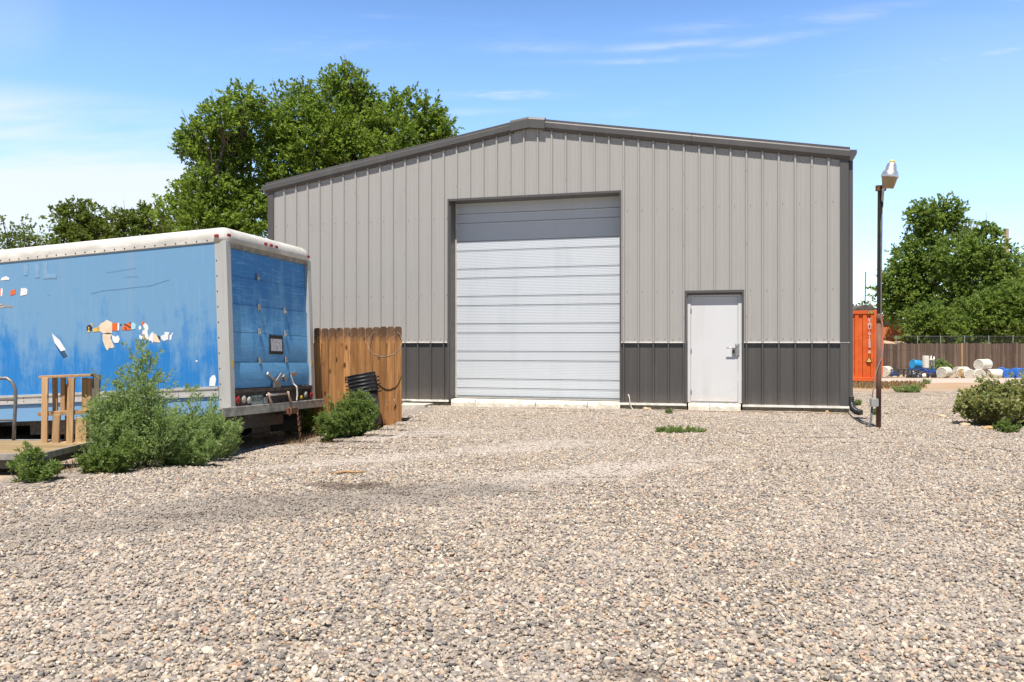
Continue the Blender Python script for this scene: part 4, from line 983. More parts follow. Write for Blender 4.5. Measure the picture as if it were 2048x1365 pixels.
zd([(180,425),(215,415),(245,405),(290,400),(285,460),(200,470)], 4); zd([(160,345),(185,345),(180,370),(178,405),(165,385)], 4)
zd([(255,405),(290,375),(300,350),(350,325),(390,295),(440,320),(470,330),(470,490),(330,490),(300,460),(260,465)], 0)
zd([(470,340),(550,340),(550,452),(470,450)], 1); zd([(550,342),(575,342),(570,450),(550,450)], 2); zd([(585,355),(608,360),(605,380),(585,375)], 3)
zd([(620,400),(650,360),(745,325),(745,435),(690,450),(610,435)], 1); zd([(640,360),(660,350),(745,400),(745,420)], 3, 2); zd([(650,400),(665,400),(690,440),(670,440)], 3, 2); zd([(720,330),(745,330),(745,360)], 3, 2)
zd([(748,335),(790,335),(815,370),(810,425),(760,435),(748,432)], 5)
zd([(330,500),(470,505),(440,560),(500,690),(470,710),(430,700),(400,745),(370,700),(350,640),(330,590)], 0); zd([(470,520),(520,545),(555,520),(580,580),(560,630),(500,630),(475,590)], 2); zd([(365,492),(400,480),(455,488),(440,500),(380,500)], 3, 2)
zd([(862,385),(885,380),(895,415),(880,445),(862,430)], 2); zd([(895,325),(940,320),(945,350),(915,375),(900,350)], 1)
zd([(920,370),(950,340),(990,380),(1000,420),(985,470),(1000,545),(1000,600),(960,580),(930,545),(915,500),(915,455),(950,435)], 2); zd([(905,490),(925,505),(1000,595),(980,600),(910,515)], 6, 2); zd([(865,510),(890,530),(920,530),(945,575),(900,580),(870,565)], 2)
zd([(1000,560),(1050,475),(1070,475),(1075,600),(1065,635),(1040,600),(1010,600)], 2); zd([(1072,490),(1120,515),(1170,610),(1165,628),(1078,615)], 0); zd([(1122,520),(1150,530),(1175,545),(1170,595)], 3, 2)
zd([(1180,530),(1235,510),(1240,470),(1310,475),(1290,520),(1290,580),(1225,605),(1185,570)], 2); zd([(1310,520),(1335,510),(1350,480),(1362,490),(1345,530),(1330,595),(1310,585)], 2)
zd([(1690,880),(1720,890),(1715,915),(1695,905)], 2); zd([(1900,1150),(1930,1110),(1970,1100),(1990,1170),(1975,1260),(1890,1260)], 2)
def ze(x, y): return (x / 6.825, 440 + y / 6.825)
for pts, mi in (([(-20,940),(10,940),(8,1035),(-20,1035)], 1), ([(10,940),(40,940),(30,1045),(8,1045)], 2), ([(145,965),(210,950),(205,1015),(140,1035)], 1), ([(285,935),(345,932),(375,960),(365,1020),(275,1040)], 2),
                ([(325,605),(385,605),(380,760),(325,760)], 7), ([(480,600),(545,600),(540,790),(480,790)], 7), ([(590,585),(650,585),(650,740),(770,745),(770,800),(590,805)], 7), ([(0,770),(60,770),(130,800),(120,825),(0,830)], 6) if False else ([(20,795),(80,770),(130,800),(120,820),(10,828)], 2)):
    decal([ze(*p) for p in pts], mi)
for x0, y0, x1, y1 in ((0, 1150, 40, 1165), (5, 1180, 60, 1200), (62, 1170, 80, 1195), (85, 1178, 100, 1195), (105, 1172, 122, 1195), (128, 1168, 145, 1195), (148, 1180, 175, 1192)):
    decal([ze(x0, y1), ze(x0 + 4, y0), ze(x1, y0 - 3), ze(x1 - 4, y1 - 4)], 6)
scr = mottled('scratch_marks', (.035, .085, .16), .5, .2); pale_scr = mottled('pale_scratches', (.36, .48, .60), .5, .2)
for pts, mt, w in (([(182, 588), (205, 582), (238, 579), (262, 576), (300, 572), (338, 560)], scr, .55), ([(212, 546), (245, 541), (272, 537)], scr, .45), ([(250, 555), (276, 553)], scr, .4)):
    mb = MB(); n = len(pts); up_ = [tr_side(x, y - w * .5) for x, y in pts]; dn = [tr_side(x, y + w * .5) for x, y in pts]
    mb.add([(p.x, .0008, p.z) for p in up_] + [(p.x, .0008, p.z) for p in dn], [(i, i + n, i + n + 1, i + 1) for i in range(n - 1)]); mb.build('scratch', mt, truck)
mb = MB(); A, B, C, D = [tr_side(*p, .0) for p in ((104, 667), (122, 680), (136, 700), (127, 703))]; o_ = .045
mb.add([(A.x, .002, A.z), (B.x, .03, B.z), (C.x, o_, C.z), (D.x, .05, D.z), ((A.x + D.x) / 2 + .05, .012, (A.z + D.z) / 2)], [(0, 1, 4), (1, 2, 3, 4)]); mb.add([(A.x, .004, A.z), (B.x, .033, B.z), (C.x, o_ + .004, C.z)], [(0, 1, 2)])
mb.build('peeling_strip', whitep, truck)

# ------------------------------------------------------------------ trailer, pallet, board
TY0, TY1, TZ, TX = 8.35, 9.62, .235, -4.86
tl_ = thing('flatbed_trailer', 'low flatbed trailer with weathered plank deck and bent grey pipe rail', 'trailer', (TX, TY0, 0))
def tz(x, y): return TZ
mb = MB(); n = 10
for k in range(n):
    y0 = .03 + k * (TY1 - TY0 - .06) / n; mb.box((-2.6, y0 + .004, TZ - .045), (-.03, y0 + (TY1 - TY0 - .06) / n - .006, TZ + random.uniform(-.003, .003)), jit=.002)
mb.build('deck', M['deck_wood'], tl_)
mb = MB(); mb.box((-2.6, -.012, TZ - .055), (0, .026, TZ + .012)); mb.box((-.028, .026, TZ - .055), (.0, TY1 - TY0, TZ + .012)); mb.box((-2.6, TY1 - TY0 - .025, TZ - .055), (-.03, TY1 - TY0 + .02, TZ + .004))
mb.build('deck_edge', M['alu_dirty'], tl_, .004)
mb = MB(); mb.box((-2.6, .10, TZ - .16), (.02, .16, TZ - .06)); mb.box((-2.6, TY1 - TY0 - .2, TZ - .16), (0, TY1 - TY0 - .12, TZ - .06)); mb.box((-.12, .12, TZ - .14), (-.05, TY1 - TY0, TZ - .058)); mb.box((-1.2, .1, TZ - .14), (-1.13, TY1 - TY0, TZ - .058))
mb.build('frame', M['dark_steel'], tl_, .004)
mb = MB(); mb.lathe([(.05, -.07), (.15, -.08), (.17, -.05), (.17, .05), (.15, .08), (.05, .07)], 20, 0, Matrix.Translation((-1.6, -.12, .17 - .02)) @ Matrix.Rotation(R(90), 4, 'X')); mb.build('wheel', M['rubber'], tl_)
ry = TY1 - TY0 - .02; px_ = lambda p: (p - 1024) / F_PX * (TY0 + ry) - TX
pz = lambda p: CAM_H + (HOR - p) / F_PX * (TY0 + ry)
mb = MB(); mb.tube([(px_(27.5), ry, TZ), (px_(29), ry, pz(845)), (px_(31.5), ry, pz(795)), (px_(30), ry, pz(778)), (px_(24), ry, pz(764)), (px_(14), ry, pz(757)), (px_(-60), ry, pz(757)), (px_(-150), ry, pz(757)), (px_(-175), ry, pz(775)), (px_(-180), ry, TZ)], .020, 10)
mb.tube([(px_(31), ry, pz(800)), (px_(-178), ry, pz(800))], .014, 8); mb.tube([(px_(29), ry, pz(841)), (px_(-178), ry, pz(841))], .014, 8); mb.build('pipe_rail', mottled('dull_grey_pipe', (.20, .195, .185), .5, .25, 9, .4), tl_)
# pallet standing on its end
PY = 9.36; X = lambda p: (p - 1024) / F_PX * PY; ZZ = lambda p: CAM_H + (HOR - p) / F_PX * PY
pal = thing('wooden_pallet', 'rough wooden pallet stood on end on the trailer deck, slats upright', 'pallet', (X(130), PY, TZ), R(0))
def pslat(px0, py0, px1, py1, w, y, tw=0):
    mb = MB(); a = Vector((X(px0) - X(130), y, ZZ(py0) - TZ)); b_ = Vector((X(px1) - X(130), y + tw, ZZ(py1) - TZ)); mb.bar(a, b_, w * 1.3, .020 + random.uniform(0, .012), up=(random.uniform(-.2, .2), 1, 0)); return mb.build('slat', M['pallet_wood'], pal, .003)
for a in ((89, 889, 90.5, 756, .055, 0), (111, 889, 114, 830, .065, 0), (139.5, 890, 143, 756, .062, .0), (159, 889, 160, 836, .090, .03), (98, 826, 97, 757, .042, .13), (114.5, 828, 115, 757, .046, .12), (122, 828, 121.5, 770, .034, .15), (130, 826, 130.5, 757, .058, .12),
          (128, 889, 129, 834, .056, .12), (157, 826, 158, 757, .044, .13), (166, 826, 166.5, 758, .050, .13), (99, 889, 99, 833, .050, .13), (119, 889, 120, 834, .030, .15), (169, 889, 169, 836, .030, .12)):
    pslat(*a)
for pz0, pz1, px0, px1 in ((755, 751, 76, 180), (829, 825, 74, 171), (887.5, 887.5, 86, 171)):
    mb = MB(); zz0, zz1 = ZZ(pz0) - TZ, ZZ(pz1) - TZ
    mb.bar((X(px0) - X(130), .075, zz0), (X(px1) - X(130), .075, zz1), .13, .030 if pz0 != 829 else .045); mb.build('stringer', M['pallet_wood'], pal, .004)
mb = MB(); mb.bar((X(181) , PY + .02, gz(X(181), PY) - .02), (X(185), PY + .10, ZZ(750)), .085, .03, up=(0, 1, 0)); tag(mb.build('grey_board', M['grey_wood'], bevel=.004), 'dark grey weathered board standing upright between the pallet and the tall weeds', 'board')

# ------------------------------------------------------------------ cedar fence panel, hoop, bins
FY = 14.35; fence = thing('cedar_fence_panel', 'short stained cedar picket panel standing between the truck and the shop wall', 'fence', ((716 - 1024) / F_PX * FY, FY, gz(-2.7, FY)))
fx = lambda p: (p - 716) / F_PX * FY
tops = (656.5, 657, 656.5, 656, 655.5, 655.5, 655, 655.5, 654.5, 653.5, 653.5, 653.5)
for k in range(12):
    xa, xb = fx(628 + 14.62 * k + .2), fx(628 + 14.62 * (k + 1) - .2); zt = CAM_H + (HOR - tops[k]) / F_PX * FY - fence.location.z; c = .030; h = (xb - xa) / 2; cxx = (xa + xb) / 2
    mb = MB(); mb.prism([(-h, -.05), (h, -.05), (h, zt - c), (h - c * .5, zt - c * .25), (h - c, zt), (-h + c, zt), (-h + c * .5, zt - c * .25), (-h, zt - c)], 0, .017)
    o = mb.build('picket', M['cedar'], fence, .005); o.location = (cxx, random.uniform(-.010, .010), 0); o.rotation_euler = (0, R(random.uniform(-.05, .05)), R(random.uniform(-1.5, 1.5)))
for z in (.35, 1.35):
    mb = MB(); mb.box((fx(630), .024, z), (fx(802), .062, z + .088)); mb.build('rail', M['cedar'], fence)
for p in (650, 795):
    mb = MB(); mb.box((fx(p) - .045, .064, -.1), (fx(p) + .045, .15, 1.6)); mb.build('fence_post', M['grey_wood'], fence)
hc = at(770, 686, FY - .104); mb = MB(); n = 48; rr = .297
rotm = Matrix.Rotation(R(-33), 3, 'X'); pts = []
for k in range(n):
    a_ = 2 * math.pi * k / n; c_ = Vector((math.cos(a_) * rr, 0, math.sin(a_) * rr)); ax = Vector((0, .013, 0)); rad = Vector((math.cos(a_), 0, math.sin(a_))) * .002
    pts += [hc + rotm @ (c_ + s1 * ax + s2 * rad) for s1, s2 in ((-1, -1), (1, -1), (1, 1), (-1, 1))]
mb.add(pts, [(4*k + j, 4*k + (j+1) % 4, 4*((k+1) % n) + (j+1) % 4, 4*((k+1) % n) + j) for k in range(n) for j in range(4)], 0, False)
tag(mb.build('barrel_hoop', mottled('dull_hoop_steel', (.20, .185, .165), .6, .4, 12, .3)), 'thin steel hoop hanging on the right end of the cedar picket panel', 'hoop')
def can(label, px, py_base, h, r0, r1, lean, mat, dz=0.0, Y=None, group=None, rim=.018):
    Y = Y or CAM_H * F_PX / (py_base - HOR); p = at(px, py_base, Y); t = thing('trash_can', label, 'trash can', p, 0, group)
    m = Matrix.Rotation(R(lean[0]), 4, 'Y') @ Matrix.Rotation(R(lean[1]), 4, 'X') @ Matrix.Translation((0, 0, dz)); t.matrix_world = Matrix.Translation(p) @ m
    mb = MB(); mb.lathe([(r0 * .9, .0), (r0, .02), (r1, h - .05), (r1 - .012, h - .05), (r0 - .012, .03)], 28); mb.build('bin_body', mat, t)
    mb = MB(); mb.lathe([(r1 - .012, h - .06), (r1 + rim, h - .06), (r1 + rim, h - .048), (r1 + rim * .6, h - .04), (r1 + rim * .6, h), (r1 + rim, h), (r1 + rim * .8, h + .012), (r1 - .012, h + .010)], 28, cap=False); mb.build('rim', mat, t)
    for s in (-1, 1):
        mb = MB(); mb.tube([(s * (r1 + .01), -.06, h - .09), (s * (r1 + .05), -.05, h - .08), (s * (r1 + .05), .05, h - .08), (s * (r1 + .01), .06, h - .09)], .012, 6); mb.build('handle', mat, t)
    return t
ordn = ('bottom bin, whose body shows', 'second from the bottom', 'middle one', 'second from the top', 'topmost one, its mouth open')
for k in range(5):
    can('black trash bin in the leaning stack by the cedar panel, ' + ordn[k], 741, 851, .63, .185, .232, (-11, -3), M['black_plastic'], dz=.062 * k, Y=13.85, group='nested black trash bins')
p = Vector(wpx(652, 848)); t = thing('plastic_drum', 'dark grey open plastic drum behind the weeds beside the truck bumper', 'drum', p)
mb = MB(); mb.lathe([(.20, 0), (.215, .03), (.215, .30), (.222, .31), (.222, .33), (.215, .34), (.212, .62), (.222, .63), (.222, .66), (.20, .66), (.20, .05)], 28, cap=False); mb.build('drum_body', M['grey_plastic'], t)
p = Vector(wpx(656, 862)); t = thing('plastic_tub', 'small black tub under the right end of the truck bumper', 'tub', p)
mb = MB(); mb.lathe([(.13, 0), (.15, .02), (.165, .36), (.18, .36), (.18, .39), (.155, .39), (.14, .04)], 24, cap=False); mb.build('tub_body', M['black_plastic'], t)

# ------------------------------------------------------------------ weeds and ground litter
weed('tall_weed', 'tallest grey-green bushy weed with a pointed top, in front of the blue truck side', (-4.22, 9.25, gz(-4.22, 9.25)), 1.50, .42, .36, 32, M['leaf_weed'], .054, .0135, 24, 24, up=1.2, taper=.80, group='weeds along the truck')
weed('tall_weed', 'mid-height bushy weed beside the grey board, left of the tallest weed', (-4.53, 9.15, gz(-4.53, 9.15)), 1.14, .30, .34, 20, M['leaf_weed'], .054, .0135, 22, 22, up=1.1, lean=(-.04, 0), group='weeds along the truck')
weed('tall_weed', 'rounded bushy weed right of the tallest weed, against the lower truck side', (-4.0, 10.2, gz(-4.0, 10.2)), 1.0, .40, .34, 24, M['leaf_weed'], .054, .0135, 22, 22, up=1.1, group='weeds along the truck')
weed('tall_weed', 'low spreading weed at the left end of the truck bumper', (-4.05, 11.05, gz(-4.05, 11.05)), .80, .40, .30, 20, M['leaf_weed'], .054, .0135, 20, 22, up=1.1, group='weeds along the truck')
weed('tall_weed', 'low bright green weed at the front foot of the tallest weed', wpx(222, 944), .42, .34, .22, 18, M['leaf_fresh'], .048, .0135, 18, 24, group='weeds along the truck')
weed('tall_weed', 'wide low weed in front of the rounded weed, spilling onto the gravel', (-3.85, 9.45, gz(-3.85, 9.45)), .58, .42, .22, 20, M['leaf_weed'], .050, .0135, 20, 26, group='weeds along the truck')
weed('tall_weed', 'small airy green weed in front of the trailer at the gravel edge', wpx(62, 962), .36, .26, .22, 16, M['leaf_fresh'], .048, .0135, 14, 18, group='weeds along the truck')
weed('tall_weed', 'dense green weed growing against the nested black bins', (-2.55, 13.25, gz(-2.55, 13.25)), .88, .29, .28, 24, M['leaf_fresh'], .050, .014, 24, 28, group='weeds along the truck')
weed('tall_weed', 'green weed between the dark grey drum and the weed by the bins', (-2.85, 13.15, gz(-2.85, 13.15)), .78, .26, .24, 18, M['leaf_fresh'], .050, .014, 22, 28, group='weeds along the truck')
for a_, b_, hh, lab in ((.5, 2.85, .85, 'added dark weed beyond the truck, blocking light under the bumper end'), (1.6, 2.95, .80, 'added dark weed beyond the truck, blocking light behind the mud flap')):
    q_ = TP + TF * a_ + TR * b_; weed('tall_weed', lab, (q_.x, q_.y, gz(q_.x, q_.y)), hh, .55, .4, 26, M['leaf_dark'], .05, .014, 20, 24, group='weeds along the truck')  # weeds added behind the truck so the space under it stays dark
weed('wall_weed', 'small leafy green sprout at the wall foot left of the grey door', wpx(1337, 829), .17, .06, .05, 5, M['leaf_fresh'], .035, .016, 7, 9, group='small green weeds')
weed('gravel_weed', 'small upright green weed in the gravel at the left end of the low clump', wpx(1318, 866), .12, .07, .06, 7, M['leaf_fresh'], .03, .010, 8, 9, group='small green weeds')
weed('gravel_weed', 'flat yellowish green weed clump spread on the gravel before the grey door', wpx(1362, 866), .11, .40, .14, 40, M['leaf_fresh'], .035, .010, 8, 9, group='small green weeds', tmean=.75)
weed('gravel_weed', 'tiny sprig rising in the middle of the low clump before the grey door', wpx(1338, 868), .13, .04, .04, 5, M['leaf_fresh'], .03, .010, 8, 9, group='small green weeds')
weed('corner_weed', 'low green weed behind the black drain hose at the building corner', wpx(1714, 812), .15, .14, .1, 12, M['leaf_fresh'], .04, .012, 10, 10, group='small green weeds')
weed('corner_weed', 'little green weed behind the foot of the lamp pole', wpx(1749, 832), .16, .08, .07, 9, M['leaf_fresh'], .035, .012, 9, 10, group='small green weeds')
weed('road_weed', 'largest green weed patch on the dirt in front of the road', wpx(1812, 785), .26, .48, .3, 34, M['leaf_weed'], .05, .014, 10, 12, group='weeds by the road')
weed('road_weed', 'flat little weed on the dirt near the road, middle one', at(1838, 777.5, 26.5)[:2] + (gz(9, 26.5),), .12, .20, .12, 10, M['leaf_weed'], .05, .014, 8, 10, group='weeds by the road')
weed('road_weed', 'small round weed on the road edge, right one', at(1853, 773, 28.5)[:2] + (gz(9, 28.5) - .02,), .26, .15, .12, 12, M['leaf_weed'], .05, .014, 8, 12, group='weeds by the road')
weed('fence_weed', 'green bush growing at the far brown fence behind the blue machine', at(1884, 750, 47.2)[:2] + (-.55,), 1.05, .6, .3, 26, M['leaf_weed'], .13, .045, 14, 14)
weed('bush', 'sprawling olive and brown leafy bush at the right edge of the gravel', wpx(1992, 852), .88, .62, .50, 46, M['leaf_bush'], .060, .037, 20, 13, stem_m=M['dry_stem'], cat='bush', hpow=.7, up=.75)
weed('bush', 'taller brown-stemmed bush behind the olive bush at the right border', wpx(2060, 850), .98, .60, .50, 44, M['leaf_bush'], .060, .037, 20, 14, stem_m=M['dry_stem'], cat='bush', hpow=.75, up=.5, tmean=.6)
weed('bush', 'low green bush foot in front of the olive bush beside the orange stone', wpx(2012, 866), .20, .22, .14, 16, M['leaf_fresh'], .04, .018, 12, 12, cat='bush')
rock('flat tan stone at the left foot of the olive bush', wpx(1930, 853)[:2], .10, M['stone_tan'], .4); rock('oblong orange stone under the olive bush', wpx(1977, 860)[:2], .10, M['stone_orange'], .45); rock('pale flat stone in the gravel left of the bush', wpx(1884, 834)[:2], .10, M['stone_tan'], .3)
mb = MB(); a = Vector(wpx(662, 951)); mb.tube([a + Vector((0, 0, .02)), a + Vector((.15, .03, .035)), a + Vector((.24, .02, .03)), a + Vector((.36, .05, .03))], [.010, .014, .013, .008], 7); tag(mb.build('stick', mottled('tan_stick', (.42, .25, .12), .85, .3, 25)), 'tan wooden stick lying in the dark patch of gravel', 'stick')
# dry grass on the bare earth under the truck and at the verge: one mass
P_, D_, L_ = [], [], []
def tuft(x, y, n, h, r_):
    for _ in range(n):
        P_.append((x + random.gauss(0, r_), y + random.gauss(0, r_), gz(x, y))); D_.append((random.gauss(0, .35), random.gauss(0, .35), 1)); L_.append(h * random.uniform(.4, 1.1))
for _ in range(90):
    q = wpx(random.uniform(455, 660), random.uniform(866, 892)); tuft(q[0], q[1], 16, .09, .05)
for _ in range(60):
    q = wpx(random.uniform(0, 330), random.uniform(925, 950)); tuft(q[0], q[1], 10, .07, .06)
for _ in range(190):
    px = random.uniform(1704, 1835); Y = random.uniform(25, 28.6); tuft(at(px, 700, Y).x, Y, 12, .16, .15)
P_, D_, L_ = np.array(P_), unit(np.array(D_)), np.array(L_)
tag(leaf_object('dry_grass', P_, D_, L_, .008 + .03 * (P_[:, 1] > 20), rng.random(len(P_)), M['leaf_dry']), 'straw-coloured dry grass on bare earth under the truck and by the container', 'dry grass', kind='stuff')

# ------------------------------------------------------------------ yard lamp on its rusty pole
LY = 13.1; lp = thing('yard_lamp', 'rusty steel pole with aluminium dusk-to-dawn yard lamp on top', 'lamp post', at(1757, 857, LY))
lo = lp.location.copy(); L = lambda px, py, dy=0: at(px, py, LY + dy) * ((1)) - lo - Vector((0, -0, 0)) if True else None
def Lq(px, py, dy=0): q = at(px, py, LY); return Vector((q.x - lo.x, dy, q.z - lo.z))
mb = MB(); mb.tube([Lq(1757, 862), Lq(1758.2, 640)], .0385, 14); mb.tube([Lq(1758.2, 646), Lq(1758.4, 628)], .043, 14); mb.build('lower_pole', M['rust'] if False else mottled('rusty_pipe', (.165, .088, .060), .85, .45, 8, stretch=(1, 1, .3), bump=.3), lp)
mb = MB(); mb.box((-.030, -.030, 0), (.030, .030, (Lq(1760.4, 372) - Lq(1758.4, 640)).length)); up_ = mb.build('upper_pole', mottled('dark_brown_steel', (.022, .016, .014), .5, .4, 9), lp, .004)
d_ = Lq(1760.4, 372) - Lq(1758.4, 640); up_.location = Lq(1758.4, 640); up_.rotation_euler = d_.to_track_quat('Z', 'Y').to_euler()
mb = MB(); c = Lq(1761.5, 377); mb.box((c.x - .075, -.035, c.z - .045), (c.x + .075, .03, c.z + .045)); mb.build('bracket', M['rust'], lp, .004)
mb = MB(); mb.tube([Lq(1762, 404, -.045), Lq(1763.5, 380, -.05), Lq(1766, 366, -.10)], .020, 10); mb.build('lamp_arm', M['steel'], lp)
hd = at(1780, 352, LY - .16) - lo; tilt = Matrix.Translation(hd) @ Matrix.Rotation(R(6), 4, 'Y') @ Matrix.Rotation(R(8), 4, 'X')
S = lambda p: p / 130.0
mb = MB(); mb.lathe([(S(17), S(-3)), (S(17.2), 0), (S(14), S(9)), (S(11.5), S(11)), (S(9.5), S(22)), (S(7.5), S(25)), (S(6), S(27))], 28, 0, tilt); head = mb.build('lamp_housing', mottled('bright_aluminium', (.80, .81, .82), .34, .1, 12, .8), lp)
mb = MB(); mb.lathe([(S(5), S(27)), (S(5), S(31)), (S(3.5), S(32))], 18, 0, tilt); mb.build('photocell', mottled('yellow_photocell', (.72, .60, .12), .4, .15), head)
t = NT('amber_refractor'); w_ = t.n.new('ShaderNodeTexWave'); w_.inputs['Scale'].default_value = 26; w_.bands_direction = 'Z'; t.l.new(t.tc.outputs['Object'], w_.inputs[0]); t.bump(w_.outputs[1], .5, .01)
t.fin((.56, .40, .20), .18, 0, .6); t.b.inputs['Transmission Weight'].default_value = .25; M['lens'] = t.mat
mb = MB(); mb.lathe([(S(9), S(-26)), (S(11), S(-25.5)), (S(15.5), S(-4)), (S(16.4), S(-3))], 28, 0, tilt); mb.build('lens', M['lens'], lp)
mb = MB(); mb.tube([Lq(1763.5, 405, -.05), Lq(1762.5, 425, -.045), Lq(1760, 445, -.04), Lq(1760, 520, -.042), Lq(1759, 640, -.05), Lq(1763.5, 655, -.045), Lq(1764, 692, -.045), Lq(1762, 712, -.05), Lq(1755, 728, -.06), Lq(1748, 748, -.06), Lq(1744, 775, -.05), Lq(1743, 798, -.02)], .007, 7); mb.build('cable', M['alu_dirty'], lp)
mb = MB(); c = Lq(1747, 806); mb.box((c.x - .055, -.06, c.z - .06), (c.x + .05, .02, c.z + .07)); mb.box((c.x - .06, -.066, c.z - .055), (c.x + .055, -.0605, c.z + .06)); mb.build('switch_box', M['steel'] if False else mottled('galvanised_box', (.42, .42, .40), .5, .25, 9, .4), lp, .012, 3)
mb = MB(); mb.tube([Lq(1744, 814), Lq(1742.5, 835), Lq(1740.5, 846), Lq(1737, 851), Lq(1733, 853.5)], .017, 9); mb.build('conduit', mottled('grey_conduit', (.16, .16, .165), .6, .2), lp)
mb = MB(); gp = [wpx(*p) for p in ((1734, 853), (1726, 851), (1716, 845), (1706, 839), (1697, 830))]; mb.tube([(q[0], q[1], q[2] + .03) for q in gp], .012, 7); tag(mb.build('ground_cable', M['black_plastic']), 'black cable lying on gravel from lamp pole to building corner', 'cable')

# ------------------------------------------------------------------ shipping container
ca = R(25.8); cz = gz(13, 28.7) + .02; CN = thing('shipping_container', 'orange corrugated shipping container behind the building corner, seen end on', 'container', (13.0, 28.7, cz), -ca)
def co_paint():
    t = NT('container_orange'); n = t.noise(2.2, 6, .65); k = t.mix(t.ramp(n, .35, .7), (.60, .105, .022), (.70, .15, .035))
    k = t.mix(t.ramp(t.noise(7, 6, .75, loc=(2, 2, 2)), .62, .70), k, (.36, .10, .05)); return t.fin(k, .5, 0, .4)
M['c_orange'] = co_paint(); M['c_dark'] = mottled('container_shadow_gap', (.05, .03, .025), .8, .3)
CW, CH, CLn = 2.44, 2.59, 6.06
mb = MB()
for x in (-CW, -.16): mb.box((x, 0, .0), (x + .16, .16, CH))
for x in (-CW, -.16): mb.box((x, CLn - .16, .0), (x + .16, CLn, CH))
mb.box((-CW + .16, .01, CH - .13), (-.16, .13, CH - .01)); mb.box((-CW + .16, .01, .06), (-.16, .13, .20)); mb.build('frame', M['c_orange'], CN, .008)
mb = MB(); pts = [(-CW + .16, .03)]; x = -CW + .19; i = 0
while x < -.30: pts += [(x, .03), (x + .035, .075), (x + .125, .075), (x + .16, .03)]; x += .262
pts.append((-.16, .03))
mb.add([(x, y, z) for x, y in pts for z in (.20, CH - .13)], [(2*i, 2*i + 2, 2*i + 3, 2*i + 1) for i in range(len(pts) - 1)]); mb.build('end_wall', M['c_orange'], CN)
for s in (0, 1):
    mb = MB(); pts = []; y = .16; x0 = -.02 if s == 0 else -CW + .02; sg = -1 if s == 0 else 1
    while y < CLn - .30: pts += [(x0, y), (x0, y + .07), (x0 + sg * .036, y + .14), (x0 + sg * .036, y + .21)]; y += .278
    pts.append((x0, CLn - .16)); mb.add([(x, y, z) for x, y in pts for z in (.1, CH - .08)], [((2*i, 2*i + 2, 2*i + 3, 2*i + 1))[::(1 if s == 0 else -1)] for i in range(len(pts) - 1)])
    mb.box((-.07 if s == 0 else -CW, .16, CH - .08), (0 if s == 0 else -CW + .07, CLn - .16, CH - .01)); mb.box((-.07 if s == 0 else -CW, .16, .0), (0 if s == 0 else -CW + .07, CLn - .16, .1)); mb.build('side_wall', M['c_orange'], CN)
mb = MB(); mb.box((-CW + .02, .1, CH - .04), (-.02, CLn - .02, CH - .015)); mb.box((-CW + .05, CLn - .06, .1), (-.05, CLn - .02, CH - .1)); mb.box((-CW + .05, .14, .10), (-.05, CLn - .1, .14)); mb.build('roof', M['c_orange'], CN)
for x in (-1.4, -1.05, -.55):
    mb = MB(); mb.box((x, .03, -.08), (x + .12, .30, .058)); mb.build('skid_block', M['rust'], CN)
CNI = CN.matrix_basis.inverted() if False else (Matrix.Translation(CN.location) @ Matrix.Rotation(-ca, 4, 'Z')).inverted()
def cpt(px, py):                        # point of the end wall
    d = _ray(px, py); o = Vector((0, 0, CAM_H)); a = CNI @ o; b_ = CNI @ (o + d) - a; t_ = (.0 - a.y) / b_.y; return a + b_ * t_
cw = mottled('container_white', (.75, .72, .68), .5, .1)
q0, q1 = cpt(1739, 637), cpt(1739, 707); txt = 'VSMU 672684 8'; n = len(txt)
for k, chx in enumerate(txt):
    if chx == ' ': continue
    z = q0.z + (q1.z - q0.z) * (k + .5) / n; lettering(chx, .165, cw, CN, Matrix(((1, 0, 0, q0.x), (0, 0, -1, .0265), (0, 1, 0, z), (0, 0, 0, 1))))
q = cpt(1738, 720); mb = MB(); mb.prism([(-.12, -.10), (.12, -.10), (0, .13)], .020, .024); mb.prism([(-.085, -.078), (.085, -.078), (0, .085)], .017, .0195, 1)
o = mb.build('warning_triangle', [black, mottled('warning_yellow', (.72, .45, .12), .5, .1)], CN); o.location = (q.x, 0, q.z)
mb = MB(); qa, qb = cpt(1736, 625), cpt(1752, 625); w_ = (qb.x - qa.x) / 8
mb.box((qa.x, .0065, CH - .125), (min(qb.x, -.163), .0085, CH - .02), 0)
for k in range(4):
    x0 = qa.x + k * (min(qb.x, -.163) - qa.x) / 4; ww = (min(qb.x, -.163) - qa.x) / 4; mb.add([(x0, .005, CH - .122), (x0 + ww * .5, .005, CH - .122), (x0 + ww, .005, CH - .023), (x0 + ww * .5, .005, CH - .023)], [(0, 1, 2, 3)], 1)
mb.build('hazard_stripe', [black, mottled('hazard_yellow', (.68, .48, .10), .5, .1)], CN)

